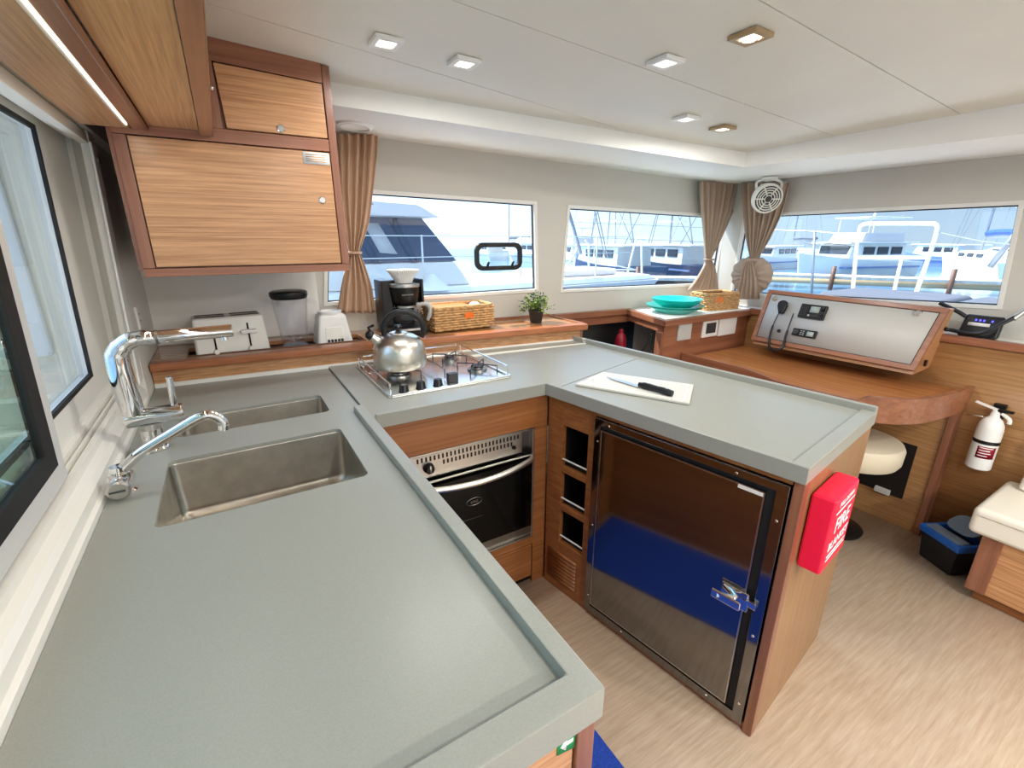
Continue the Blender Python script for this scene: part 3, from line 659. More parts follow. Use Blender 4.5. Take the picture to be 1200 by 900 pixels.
# ================================================================== UPPER CABINETS
YC = 1.735
t = thing('wall_cabinet', (.1, 2.0, 1.33), 'oak wall cabinet with teak frame hung above the toaster', 'cabinet')
cx0, cx1 = -.206, .378
B('body', 'teak_z', t, cx0 - .012, cx1 - .004, YC + .02, 2.36, 1.345, 1.90, .001)
B('frame_bottom', 'teak_x', t, cx0, cx1, YC, YC + .02, 1.328, 1.352, .002)
B('frame_stile', 'teak_z', t, cx0, cx0 + .030, YC, YC + .02, 1.353, 1.708, .002)
B('frame_stile', 'teak_z', t, cx1 - .024, cx1, YC, YC + .02, 1.353, 1.955, .002)
B('frame_rail', 'teak_x', t, cx0, cx1 - .025, YC, YC + .02, 1.709, 1.745, .002)
MB().hexa([(.05, YC, 1.918), (cx1 - .025, YC, 1.905), (cx1 - .025, YC + .02, 1.905), (.05, YC + .02, 1.918), (.05, YC, 1.985), (cx1 - .025, YC, 1.966), (cx1 - .025, YC + .02, 1.966), (.05, YC + .02, 1.985)]).build('frame_top', 'teak_x', t, .002)
B('inner_stile', 'teak_z', t, .03, .058, YC + .002, YC + .02, 1.745, 1.99, .002)
d1 = B('cabinet_door', 'oak_x', t, cx0 + .033, cx1 - .027, YC - .002, YC + .017, 1.356, 1.705, .002)
MB().lathe([(0, .004), (.009, .004), (.0115, .002), (.012, 0)], (.312, YC - .002, 1.560), 18, axis=(0, -1, 0)).build('push_knob', 'chrome', d1)
B('notice_sticker', 'paper', d1, .268, .348, YC - .0035, YC - .002, 1.668, 1.703, .0)
b = MB()
for k in range(4): b.box(.276, .335, YC - .0042, YC - .0034, 1.675 + k * .0065, 1.677 + k * .0065)
b.build('sticker_print', 'amber', d1)
d2 = MB().hexa([(.068, YC - .002, 1.748), (cx1 - .028, YC - .002, 1.748), (cx1 - .028, YC + .017, 1.748), (.068, YC + .017, 1.748), (.060, YC - .002, 1.914), (cx1 - .028, YC - .002, 1.902), (cx1 - .028, YC + .017, 1.902), (.060, YC + .017, 1.914)]).build('cabinet_door', 'oak_x', t, .002)
MB().lathe([(0, .004), (.009, .004), (.0115, .002), (.012, 0)], (.214, YC - .002, 1.762), 18, axis=(0, -1, 0)).build('push_knob', 'chrome', d2)
MB().sphere((.046, YC - .01, 1.845), .007).build('catch', 'chrome', t)
# overhead locker along the left wall
ZO = 1.722
t = thing('overhead_locker', (-.1, .7, ZO), 'oak overhead locker with a light strip above the sink window', 'cabinet')
Yo0 = -.42
B('back_board', 'oak_y', t, -.268, -.163, Yo0, YC - .002, ZO, ZO + .014, .001)
B('front_board', 'teak_y', t, -.159, -.132, Yo0, YC - .002, ZO, ZO + .018, .002)
MB().tube([(-.128, Yo0, ZO + .004), (-.128, YC - .003, ZO + .004)], .006, 10).build('moulding', 'teak_y', t)
B('locker_base', 'oak_y', t, -.122, -.004, Yo0, YC - .002, ZO + .012, ZO + .026, .001)
bb = MB(); bb.hexa([(-.003, Yo0, ZO - .002), (.028, Yo0, ZO - .002), (.028, YC - .002, ZO - .002), (-.003, YC - .002, ZO - .002), (-.003, Yo0, 2.0), (.028, Yo0, 2.0), (.028, YC - .002, 1.955), (-.003, YC - .002, 1.955)])
bb.build('front_panel', 'teak_y', t, .002)
B('edge_bead', 'gold', t, .028, .030, Yo0, YC - .002, ZO, ZO + .012, 0)
B('light_strip', 'led_strip', t, -.1655, -.1605, Yo0 + .02, YC - .06, ZO - .003, ZO + .004, .001)
B('light_channel', 'frame_white', t, -.170, -.1675, Yo0, YC - .04, ZO - .003, ZO + .004, 0)
ld = bpy.data.lights.new('strip_light', 'AREA'); ld.shape = 'RECTANGLE'; ld.size = 1.9; ld.size_y = .01; ld.energy = 1.2; ld.color = (1, .94, .85)
lo = bpy.data.objects.new('strip_light', ld); COL.objects.link(lo); lo.location = (-.163, .65, ZO - .006); lo.rotation_euler = (0, 0, math.radians(90))

# ================================================================== CEILING LIGHTS
LAMP_W = 1.7
def downlight(c, label, mat, sz=.040, w=LAMP_W):
    t = thing('downlight', (c.x, c.y, cz(c.x, c.y) - .012), label, 'ceiling light', 'square recessed ceiling lights')
    b = MB(); z = cz(c.x, c.y)
    b.ring([V((c.x - sz, c.y - sz, z)), V((c.x + sz, c.y - sz, z)), V((c.x + sz, c.y + sz, z)), V((c.x - sz, c.y + sz, z))],
           [V((c.x - sz * .62, c.y - sz * .62, z)), V((c.x + sz * .62, c.y - sz * .62, z)), V((c.x + sz * .62, c.y + sz * .62, z)), V((c.x - sz * .62, c.y + sz * .62, z))], (0, 0, -.012))
    b.build('trim_ring', mat, t, .0025)
    MB().lathe([(0, .0), (sz * .56, .0), (sz * .66, -.008), (sz * .66, .004)], (c.x, c.y, z - .003), 20).build('lens', 'lamp_lens', t)
    l = bpy.data.lights.new('downlight_lamp', 'AREA'); l.shape = 'DISK'; l.size = sz * 1.2; l.energy = w; l.spread = math.radians(176); l.color = (1, .975, .94)
    o = bpy.data.objects.new('downlight_lamp', l); COL.objects.link(o); o.location = (c.x, c.y, z - .015)
def PC(x, y): return onp(x, y, CP, CN)
downlight(PC(452, 47), 'white square downlight nearest the wall cabinet', 'white_plastic')
downlight(PC(544, 71), 'second white square downlight from the wall cabinet', 'white_plastic')
downlight(PC(780, 70), 'white square downlight between the two ceiling seams', 'white_plastic')
downlight(PC(880, 40), 'tan tinted square downlight nearest the viewer', 'gold')
downlight(PC(804, 137), 'small white downlight near the soffit corner', 'white_plastic')
downlight(PC(847, 149), 'tan tinted downlight closest to the soffit corner', 'gold')
for c, lb in ((V((.6, -.6, 0)), 'added fill downlight behind the viewer, over the door side'), (V((1.8, -.6, 0)), 'added fill downlight behind the viewer, over the seating side'), (V((.6, -1.7, 0)), 'added fill downlight behind the viewer, far door side'), (V((1.8, -1.7, 0)), 'added fill downlight behind the viewer, far seating side')):
    downlight(c, lb, 'white_plastic', w=9 if c.y > -1 else 24)  # unseen lamps added behind the viewer to fill the cabin with light
def sofpt(x, y): return onp(x, y, inner[1], (inner[2] - inner[1]).cross(outer[1] - inner[1]))
c = sofpt(416, 146)
t = thing('round_speaker', c, 'round white speaker grille on the soffit above the curtain', 'speaker')
MB().lathe([(0, -.008), (.055, -.008), (.062, -.012), (.070, -.010), (.074, 0), (0, 0)], c, 32, axis=(.05, .03, 1)).build('grille', 'soffit', t)
MB().lathe([(.055, -.013), (.060, -.014), (.062, -.012)], c, 32, axis=(.05, .03, 1)).build('rim', 'white_wall', t)

# ================================================================== COOKTOP AND KETTLE
hx0, hx1, hy0, hy1 = .415, .915, 1.50, 1.985
t = thing('gas_cooktop', ((hx0 + hx1) / 2, (hy0 + hy1) / 2, .907), 'stainless three-burner gas cooktop with pot rails', 'cooktop')
MB().prism(rrect(hx1 - hx0, hy1 - hy0, .018, 4, (hx0 + hx1) / 2, (hy0 + hy1) / 2), .9072, .913).build('tray', 'hob_steel', t, .002)
o_ = rrect(hx1 - hx0, hy1 - hy0, .018, 4, (hx0 + hx1) / 2, (hy0 + hy1) / 2); i_ = rrect(hx1 - hx0 - .03, hy1 - hy0 - .03, .012, 4, (hx0 + hx1) / 2, (hy0 + hy1) / 2)
MB().ring([V((x, y, .912)) for x, y in o_], [V((x, y, .912)) for x, y in i_], (0, 0, .007)).build('tray_lip', 'hob_steel', t, .002)
for (x, y, r, nm) in ((.53, 1.745, .05, 'burner'), (.80, 1.86, .036, 'burner'), (.835, 1.655, .042, 'burner')):
    bn = MB().lathe([(0, .014), (r * .6, .014), (r * .62, .010), (r * .95, .008), (r, 0)], (x, y, .913), 24).build(nm, 'steel_dark', t)
    MB().lathe([(0, .0225), (r * .55, .0225), (r * .62, .019), (r * .6, .0145), (0, .0145)], (x, y, .913), 24).build('burner_cap', 'black', bn)
    gb = MB()
    for k in range(4):
        a = math.pi / 4 + k * math.pi / 2; cx_, sy_ = math.cos(a), math.sin(a)
        gb.tube([(x + cx_ * (r + .045), y + sy_ * (r + .045), .914), (x + cx_ * (r + .045), y + sy_ * (r + .045), .938), (x + cx_ * r * .35, y + sy_ * r * .35, .940)], .0028, 6)
    gb.build('pan_support', 'grey_dark', t)
ZR = .953
for pts in ([(hx0 + .012, hy0 + .02, .918), (hx0 + .012, hy0 + .02, ZR), (hx0 + .012, hy1 - .02, ZR), (hx0 + .012, hy1 - .02, .918)], [(hx1 - .012, hy0 + .02, .918), (hx1 - .012, hy0 + .02, ZR), (hx1 - .012, hy1 - .02, ZR), (hx1 - .012, hy1 - .02, .918)],
            [(hx0 + .03, hy1 - .012, .918), (hx0 + .03, hy1 - .012, ZR), (hx1 - .03, hy1 - .012, ZR), (hx1 - .03, hy1 - .012, .918)], [(.665, hy0 + .10, .918), (.665, hy0 + .10, ZR), (.665, hy1 - .02, ZR), (.665, hy1 - .02, .918)]):
    MB().tube(pts, .0028, 8).build('pot_rail', 'chrome', t)
for x, y in ((473, 459), (493, 455), (513, 452)):
    p = PZ(x, y - 7, .935); MB().lathe([(0, .026), (.013, .026), (.0155, .022), (.017, .004), (.020, 0)], (p.x, p.y, .913), 18).build('burner_knob', 'black', t)
p = PZ(530, 442, .93); B('clamp_block', 'grey_dark', t, p.x - .02, p.x + .02, p.y - .014, p.y + .014, .913, .948, .003)
kx, ky, kz = .548, 1.775, .941
t = thing('kettle', (kx, ky, kz), 'rounded stainless whistling kettle with black loop handle', 'kettle')
MB().lathe([(0, 0), (.088, 0), (.098, .003), (.104, .014), (.1055, .040), (.103, .072), (.095, .098), (.080, .118), (.058, .131), (.040, .135), (.037, .137), (0, .137)], (kx, ky, kz), 40).build('body', 'kettle_steel', t)
ld_ = MB().lathe([(.037, .136), (.035, .141), (.022, .146), (0, .147)], (kx, ky, kz), 28).build('lid', 'kettle_steel', t)
MB().lathe([(0, .172), (.012, .171), (.017, .165), (.016, .158), (.008, .150), (.008, .146)], (kx, ky, kz), 20).build('lid_knob', 'black', ld_)
hd = V((math.cos(math.radians(-12)), math.sin(math.radians(-12)), 0))
cpt = V((kx, ky, kz + .145))
pts = []
for k in range(19):
    a = math.radians(-28 + k * (236) / 18); pts.append(cpt + hd * (.078 * math.cos(a) + .022) + V((0, 0, .073 * math.sin(a) + .004)))
MB().tube(pts, [.010, .012, .0125, .0125, .012, .010], 12).build('handle', 'black', t)
sp0 = V((kx, ky, kz + .098)) - hd * .066; sp1 = sp0 - hd * .036 + V((0, 0, .034))
MB().cyl(sp0, sp1, .022, 18, .016).build('spout', 'kettle_steel', t)
MB().sphere(sp1 - hd * .006 + V((0, 0, .004)), .019).build('whistle', 'black', t)
MB().tube([sp1 + V((0, 0, .012)), sp1 + V((0, 0, .034)) - hd * .010, sp1 + V((0, 0, .042)) + hd * .012], .006, 8).build('whistle_lever', 'black', t)

# ================================================================== CUTTING BOARD AND KNIFE
ba, bbp, bc, bd = PZ(674, 451, .912), PZ(808, 474, .912), PZ(813, 452, .912), PZ(706, 437, .912)
t = thing('cutting_board', (ba + bbp + bc + bd) / 4, 'thin white plastic cutting board on the peninsula', 'cutting board')
zb0 = .9072
def bz(q, z): return [V((p.x, p.y, z)) for p in q]
bq = [ba, bbp, bc, bd]
MB().slab(bz(bq, zb0 + .0005), (0, 0, .0098)).build('board', 'board_plastic', t, .003)
MB().ring(bz(shrink(bz(bq, 0), .016), zb0 + .0102), bz(shrink(bz(bq, 0), .022), zb0 + .0102), (0, 0, .0016)).build('juice_ridge', 'white_plastic', t, .0006)
hp = PZ(690, 445, .918); MB().prism(rrect(.05, .018, .008, 4, hp.x, hp.y), zb0 + .0102, zb0 + .0112).build('grip_slot', 'panel_grey', t)
z = zb0 + .0135
ka, kb, kc, ke = PZ(711, 442, z), PZ(757, 450, z), PZ(756, 455, z), PZ(793, 461, z)
kd = (kc - ka).normalized(); kn = V((-kd.y, kd.x, 0))
t = thing('kitchen_knife', (ka + ke) / 2, 'kitchen knife with black handle lying on the cutting board', 'knife')
hs = ka + kd * (kb - ka).length
MB().slab([ka, ka + kd * .05 - kn * .010, hs - kn * .014, hs + kn * .012, ka + kd * .06 + kn * .010], (0, 0, .0018)).build('blade', 'steel', t)
kh = (ke - hs); kh = kd * kh.length
MB().tube([hs - kd * .004 + V((0, 0, .008)), hs + kh * .3 + V((0, 0, .010)), hs + kh * .7 + V((0, 0, .010)), hs + kh + V((0, 0, .009))], [.009, .012, .011, .012, .011], 10, smooth=4).build('handle', 'black', t)
for q in (.25, .55, .82): MB().sphere(hs + kh * q + V((0, 0, .0205)), .0028, 8).build('rivet', 'steel', t)

# ================================================================== LEDGE APPLIANCES
LZ = .992
# toaster
tz = .969
tx, ty = -.025, 2.235
t = thing('toaster', (tx, ty, tz), 'white four-slot toaster on the ledge below the wall cabinet', 'toaster')
ca, sa = math.cos(math.radians(4)), math.sin(math.radians(4))
def tf(b): return b.frame((tx, ty, tz), (ca, sa, 0), (-sa, ca, 0), (0, 0, 1))
tf(MB()).hexa([(-.133, -.072, .006), (.133, -.072, .006), (.133, .085, .006), (-.133, .085, .006), (-.125, -.052, .165), (.125, -.052, .165), (.125, .075, .165), (-.125, .075, .165)]).build('shell', 'ivory', t, .010, 3)
tf(MB()).box(-.128, .128, -.066, .08, 0, .010).build('foot', 'grey_dark', t)
for sx in (-.062, .062):
    for sy in (-.018, .035): tf(MB()).box(sx - .052, sx + .052, sy - .012, sy + .012, .163, .1665).build('bread_slot', 'dark', t, .002)
for sx in (-.062, .062):
    sl = tf(MB()).hexa([(sx - .003, -.0735, .03), (sx + .003, -.0735, .03), (sx + .003, -.060, .03), (sx - .003, -.060, .03), (sx - .003, -.0585, .135), (sx + .003, -.0585, .135), (sx + .003, -.05, .135), (sx - .003, -.05, .135)]).build('lever_slot', 'dark', t)
    tf(MB()).box(sx - .03, sx + .03, -.088, -.062, .095, .110).build('lever', 'white_plastic', t, .004)
    tf(MB()).lathe([(0, .012), (.009, .011), (.011, 0)], (sx, -.072, .030), 16, axis=(0, -1, .1)).build('browning_dial', 'ivory', t)
# blender jar
bx_, by_ = .217, 2.235
t = thing('blender_jug', (bx_, by_, tz), 'clear blender jug with black lid beside the toaster', 'blender')
MB().lathe([(.001, .012), (.046, .012), (.050, .018), (.056, .06), (.068, .17), (.073, .215), (.074, .222), (.070, .222), (.064, .17), (.052, .06), (.046, .022), (.001, .020)], (bx_, by_, tz), 32).build('jug', 'jar', t)
MB().lathe([(0, 0), (.050, 0), (.052, .012), (.046, .014), (0, .014)], (bx_, by_, tz), 28).build('collar', 'tint_plastic', t)
MB().lathe([(0, .252), (.066, .252), (.076, .247), (.078, .236), (.074, .225), (.070, .218), (0, .218)], (bx_, by_, tz), 32).build('lid', 'black', t)
MB().tube([(bx_ + .068, by_, tz + .205), (bx_ + .10, by_, tz + .198), (bx_ + .112, by_, tz + .16), (bx_ + .108, by_, tz + .11), (bx_ + .088, by_, tz + .078), (bx_ + .058, by_, tz + .082)], .009, 10, smooth=5).build('handle', 'jar', t)
bl_ = MB()
for k in range(4):
    a = k * math.pi / 2 + .4; bl_.slab([V((bx_, by_ , tz + .024)), V((bx_ + .03 * math.cos(a - .2), by_ + .03 * math.sin(a - .2), tz + .040)), V((bx_ + .032 * math.cos(a + .2), by_ + .032 * math.sin(a + .2), tz + .042))], (0, 0, .0015))
bl_.build('blade', 'steel', t)
# blender motor base
mx_, my_ = .378, 2.235
t = thing('blender', (mx_, my_, tz), 'white tapered blender motor unit standing next to the clear jug', 'blender')
MB().hexa([(mx_ - .080, my_ - .07, tz), (mx_ + .080, my_ - .07, tz), (mx_ + .080, my_ + .07, tz), (mx_ - .080, my_ + .07, tz), (mx_ - .058, my_ - .052, tz + .14), (mx_ + .058, my_ - .052, tz + .14), (mx_ + .058, my_ + .052, tz + .14), (mx_ - .058, my_ + .052, tz + .14)]).build('shell', 'white_plastic', t, .012, 3)
MB().lathe([(.036, 0), (.050, 0), (.052, .014), (.040, .016), (.036, .006)], (mx_, my_, tz + .138), 24).build('jug_seat', 'white_plastic', t)
MB().hexa([(mx_ - .042, my_ - .0705, tz + .016), (mx_ + .042, my_ - .0705, tz + .016), (mx_ + .042, my_ - .06, tz + .016), (mx_ - .042, my_ - .06, tz + .016), (mx_ - .036, my_ - .0615, tz + .085), (mx_ + .036, my_ - .0615, tz + .085), (mx_ + .036, my_ - .05, tz + .085), (mx_ - .036, my_ - .05, tz + .085)]).build('control_plate', 'ivory', t, .002)
for k in range(5): B('speed_button', 'grey_dark', t, mx_ - .034 + k * .0145, mx_ - .034 + k * .0145 + .010, my_ - .074, my_ - .066, tz + .020, tz + .032, .001)
# coffee maker
qx, qy = .712, 2.238
cz_ = LZ
t = thing('coffee_maker', (qx, qy, cz_), 'black drip coffee maker with glass carafe behind the kettle', 'coffee maker')
B('base', 'black', t, qx - .09, qx + .10, qy - .115, qy + .10, cz_, cz_ + .035, .008)
B('warming_plate_rim', 'steel', t, qx - .05, qx + .075, qy - .118, qy - .112, cz_ + .02, cz_ + .030, .001)
B('water_tank', 'black', t, qx - .095, qx - .045, qy - .03, qy + .10, cz_ + .035, cz_ + .255, .006)
B('tower', 'black', t, qx - .045, qx + .085, qy + .04, qy + .10, cz_ + .035, cz_ + .25, .006)
MB().box(qx + .088, qx + .100, qy - .07, qy + .10, cz_ + .14, cz_ + .258).build('side_wing', 'black', t, .003)
MB().lathe([(0, .145), (.062, .145), (.070, .155), (.076, .20), (.078, .235), (0, .235)], (qx + .02, qy - .02, cz_), 28).build('brew_basket', 'black', t)
MB().lathe([(.0785, .222), (.080, .224), (.080, .238), (.0785, .240)], (qx + .02, qy - .02, cz_), 28).build('steel_band', 'steel', t)
text_obj('maker_badge', 'BLACK+DECKER', .0075, 'panel_grey', t, (qx + .008, qy - .0995, cz_ + .19), (1, .0, 0), (0, 0, 1))
cf = MB().lathe([(.001, .037), (.055, .037), (.064, .050), (.067, .070), (.058, .105), (.048, .125), (.050, .135), (.048, .135), (.046, .125), (.056, .104), (.064, .070), (.061, .052), (.053, .040), (.001, .040)], (qx + .02, qy - .03, cz_), 28).build('carafe', 'jar', t)
MB().lathe([(0, .145), (.04, .144), (.050, .138), (.050, .131), (0, .131)], (qx + .02, qy - .03, cz_), 28).build('carafe_lid', 'black', cf)
MB().lathe([(.0505, .124), (.052, .125), (.052, .133), (.0505, .134)], (qx + .02, qy - .03, cz_), 28).build('carafe_band', 'steel', cf)
MB().tube([(qx + .065, qy - .055, cz_ + .135), (qx + .100, qy - .075, cz_ + .138), (qx + .122, qy - .085, cz_ + .125), (qx + .122, qy - .085, cz_ + .09), (qx + .110, qy - .078, cz_ + .06)], [.008, .010, .013, .012, .009], 10, smooth=5).build('carafe_handle', 'panel_grey', cf)
# paper filters on top
fb = MB(); rows = []; nn = 96; fcx, fcy, fcz = qx + .018, qy - .02, cz_ + .240
for (r, z) in ((.040, .0), (.046, .018), (.060, .042), (.076, .062)):
    rows.append([V((fcx + (r + (.0035 * (z / .06) * (1 if q % 2 else -1))) * math.cos(2 * math.pi * q / nn), fcy + (r + (.0035 * (z / .06) * (1 if q % 2 else -1))) * math.sin(2 * math.pi * q / nn), fcz + z)) for q in range(nn)])
fb.grid(rows, True); fb.face(list(range(nn))[::-1])
tag(fb.build('coffee_filters', 'paper', None, smooth=False, thick=.0012), 'fluted white paper coffee filters on top of the coffee maker', 'coffee filter')

# baskets
def basket(o, ax, w, d, h, rows_n, label, extra):
    ay = V((-ax.y, ax.x, 0)); t = thing('woven_basket', o, label, 'basket')
    def lp(x, y, z): return o + ax * x + ay * y + V((0, 0, z))
    b = MB(); nseg = int(w / .012)
    core = MB(); core.frame(o, ax, ay, (0, 0, 1))
    core.box(-w / 2 + .008, w / 2 - .008, -d / 2 + .008, d / 2 - .008, .002, .008)
    core.build('basket_floor', 'straw_dark', t)
    walls = MB(); walls.frame(o, ax, ay, (0, 0, 1))
    for (x0, x1, y0, y1) in ((-w / 2 + .006, w / 2 - .006, -d / 2 + .004, -d / 2 + .008), (-w / 2 + .006, w / 2 - .006, d / 2 - .008, d / 2 - .004), (-w / 2 + .004, -w / 2 + .008, -d / 2 + .006, d / 2 - .006), (w / 2 - .008, w / 2 - .004, -d / 2 + .006, d / 2 - .006)): walls.box(x0, x1, y0, y1, .004, h - .006)
    walls.build('basket_lining', 'straw_dark', t)
    per = []
    step = .011
    def side(x0, y0, x1, y1):
        L = math.hypot(x1 - x0, y1 - y0); n = int(L / step)
        for k in range(n): per.append((x0 + (x1 - x0) * k / n, y0 + (y1 - y0) * k / n, (y1 - y0) / L, -(x1 - x0) / L))
    side(-w / 2, -d / 2, w / 2, -d / 2); side(w / 2, -d / 2, w / 2, d / 2); side(w / 2, d / 2, -w / 2, d / 2); side(-w / 2, d / 2, -w / 2, -d / 2)
    for r in range(rows_n):
        z = .006 + (h - .014) * r / (rows_n - 1)
        pts = [lp(x + nx * .0028 * (1 if (k // 2 + r) % 2 else -1), y + ny * .0028 * (1 if (k // 2 + r) % 2 else -1), z) for k, (x, y, nx, ny) in enumerate(per)]
        b.tube(pts, (h / rows_n) * .50, 5, closed=True)
    b.build('weave', 'straw', t)['kind'] = 'stuff'
    rim = MB(); rim.tube([lp(x, y, h) for x, y, _, _ in per[::4]], .008, 8, closed=True); rim.build('rim', 'straw', t)
    extra(t, lp); return t
def ex1(t, lp):
    MB().slab([lp(-.005, -.091, .055), lp(.045, -.091, .055), lp(.045, -.091, .086), lp(-.005, -.091, .086)], V((0, -.002, 0))).build('handle_opening', 'orange', t, .001)
o1 = (PZ(497, 391, LZ) + PZ(583, 382, LZ)) / 2
bw = wd * 1.0
ax1 = V((PZ(583, 382, LZ) - PZ(510, 390, LZ))); ax1.z = 0; ax1.normalize()
c1 = PZ(512, 390, LZ) + ax1 * .165 + V((-ax1.y, ax1.x, 0)) * .10
basket(c1, ax1, .33, .17, .115, 9, 'natural woven basket on the ledge beside the potted plant', ex1)
ay1 = V((-ax1.y, ax1.x, 0))
tag(MB().frame(c1, ax1, ay1, (0, 0, 1)).box(-.14, .06, -.068, .07, .012, .117).build('orange_bag', 'orange', None, .012, 3), 'orange packet lying in the basket beside the plant', 'packet')
tag(MB().frame(c1, ax1, ay1, (0, 0, 1)).sphere((.105, .01, .092), .036, 12, .9).build('white_packet', 'paper', None), 'crumpled white packet in the basket beside the plant', 'packet')

# potted plant
pp = PZ(628, 378, LZ)
t = thing('potted_plant', pp, 'small bushy green plant in a dark brown pot', 'plant')
MB().lathe([(0, 0), (.030, 0), (.032, .004), (.041, .062), (.044, .064), (.044, .072), (.040, .072), (.038, .060), (0, .058)], pp, 24).build('pot', 'pot', t)
rnd = random.Random(4); lfA, lfB, stb = MB(), MB(), MB()
for k in range(64):
    a = rnd.uniform(0, 2 * math.pi); rr = rnd.uniform(.01, .105); zz = .075 + rnd.uniform(.0, .115) * (1.15 - rr / .13)
    if rr > .075: zz = rnd.uniform(.06, .14)
    e = pp + V((rr * math.cos(a), rr * math.sin(a), zz)); st = pp + V((.012 * math.cos(a), .012 * math.sin(a), .06))
    mid = (st + e) / 2 + V((0, 0, .02)); stb.tube([st, mid, e], .0009, 4, cap=False)
    for q in range(6):
        u_ = rnd.uniform(.45, 1.0); c = st.lerp(e, u_) + V((rnd.uniform(-.012, .012), rnd.uniform(-.012, .012), rnd.uniform(-.004, .014)))
        d = V((rnd.uniform(-1, 1), rnd.uniform(-1, 1), rnd.uniform(-.5, .8))).normalized(); s_v = d.cross(V((rnd.uniform(-1, 1), rnd.uniform(-1, 1), 1))).normalized(); L = rnd.uniform(.012, .020); w_ = L * .38
        mb = lfB if zz > .15 or rnd.random() < .28 else lfA
        nn_ = d.cross(s_v) * (L * .12)
        i = [mb.pt(p) for p in (c, c + d * L * .5 + s_v * w_ + nn_, c + d * L, c + d * L * .5 - s_v * w_ + nn_, c + d * L * .5 - nn_ * .5)]
        mb.face((i[0], i[1], i[4])); mb.face((i[1], i[2], i[4])); mb.face((i[2], i[3], i[4])); mb.face((i[3], i[0], i[4]))
lfA.build('foliage', 'leaf', t, smooth=False)['kind'] = 'stuff'; lfB.build('dark_foliage', 'leaf_dark', t, smooth=False)['kind'] = 'stuff'; stb.build('stems', 'stem', t)

# ================================================================== CORNER LEDGE, NAVIGATION DESK
BZ = 1.0
y_f = 1.742
t = thing('corner_unit', (2.45, 1.95, 0), 'timber corner unit with open locker and socket panel', 'cabinet')
MB().prism([(2.066, y_f + .004), (XL + .03, y_f - .0), (XL + .03, y_f + .02), (2.09, y_f + .022)], .0, .972).build('front_panel', 'teak_x', t, .001)
MB().prism([(2.064, y_f - .012), (XL + .16, y_f - .016), (XR, y_f - .016), (XR, wally(3.0) - .004), (2.2, wally(2.2) - .004)], .990, .9995).build('top_board', 'paper', t)
MB().prism([(2.05, y_f - .018), (XL + .02, y_f - .022), (XL + .02, y_f + .018), (2.085, y_f + .02)], .966, 1.002).build('front_nosing', 'teak_x', t, .005)
MB().prism([(2.05, y_f - .016), (2.088, y_f + .01), (2.235, wally(2.2) - .03), (2.195, wally(2.2) - .02)], .966, 1.002).build('side_nosing', 'teak_y', t, .005)
MB().prism([(2.075, y_f + .02), (2.10, y_f + .02), (2.235, wally(2.2) - .03), (2.21, wally(2.2) - .03)], .925, .966).build('side_rail', 'teak_y', t, .002)
MB().prism([(2.05, y_f + .002), (2.078, y_f + .004), (2.095, y_f + .06), (2.065, y_f + .06)], 0, .93).build('front_post', 'teak_z', t, .004)
# locker behind the peninsula
t2 = thing('side_locker', (1.9, 2.1, 0), 'open dark locker between the ledge and the corner unit', 'locker')
MB().prism([(1.645, wally(1.645) - .05), (2.21, wally(2.21) - .05), (2.21, wally(2.21) - .012), (1.645, wally(1.645) - .012)], .966, 1.002).build('top_nosing', 'teak_x', t2, .004)
MB().prism([(1.645, wally(1.645) - .034), (2.21, wally(2.21) - .034), (2.21, wally(2.21) - .014), (1.645, wally(1.645) - .014)], .915, .966).build('top_rail', 'teak_x', t2, .002)
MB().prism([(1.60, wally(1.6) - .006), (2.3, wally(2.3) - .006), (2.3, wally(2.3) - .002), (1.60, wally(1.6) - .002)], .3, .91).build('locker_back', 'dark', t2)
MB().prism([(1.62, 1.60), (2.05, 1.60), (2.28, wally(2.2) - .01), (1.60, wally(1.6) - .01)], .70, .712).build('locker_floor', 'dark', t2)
B('locker_front', 'teak_x', t2, 1.74, 2.05, 1.59, 1.60, 0, .72, .001)
B('locker_end', 'oak_y', t2, 1.60, 1.612, 1.96, wally(1.6) - .01, .3, .962, .001)
p = V((2.06, 2.07, .895)); t = thing('red_bottle', V((p.x, p.y, .712)), 'dark red round-topped bottle in the open locker', 'bottle')
MB().lathe([(0, 0), (.034, 0), (.036, .01), (.036, .11), (.030, .14), (.016, .16), (0, .16)], (p.x, p.y, .712), 20).build('body', 'red_dark', t)
MB().lathe([(0, .186), (.013, .184), (.016, .16), (0, .16)], (p.x, p.y, .712), 16).build('cap', 'red_dark', t)
p = PY(741, 391, 1.98); tag(MB().sphere((p.x, p.y, .737), .025, 12, 1).build('white_ball', 'paper', None), 'small white round item in the open locker', 'ball')
tag(MB().tube([(2.02, 1.93, .718), (2.08, 1.88, .83), (2.10, 1.86, .90), (2.085, 1.84, .80), (2.05, 1.80, .722)], .004, 8, smooth=6).build('cable_loop', 'black', None), 'black cable looping inside the open locker', 'cable')
# sockets
for (x0, y0, x1, y1, nm, lb) in ((795, 379, 808, 397, 'wall_outlet', 'blank silver wall plate at the left of the corner unit'), (824, 375.5, 838.5, 393, 'wall_display', 'white plate with small dark screen on the corner unit'), (843, 374, 860, 390.5, 'wall_switch', 'white blank switch plate beside the small screen')):
    a, c = PY(x0, y0, y_f), PY(x1, y1, y_f); zt_, zb2 = a.z, c.z
    t = thing(nm, ((a.x + c.x) / 2, y_f, zb2), lb, 'wall plate')
    B('plate', 'panel_grey' if nm == 'wall_outlet' else 'white_plastic', t, a.x, c.x, y_f - .008, y_f + .002, zb2, zt_, .002)
    if nm == 'wall_display': B('screen', 'grey_dark', t, a.x + .028, c.x - .02, y_f - .0095, y_f - .007, zb2 + .022, zt_ - .02, .001)
    else: B('inner_plate', 'panel_grey' if nm == 'wall_outlet' else 'white_plastic', t, a.x + .008, c.x - .008, y_f - .0092, y_f - .007, zb2 + .01, zt_ - .01, .001)
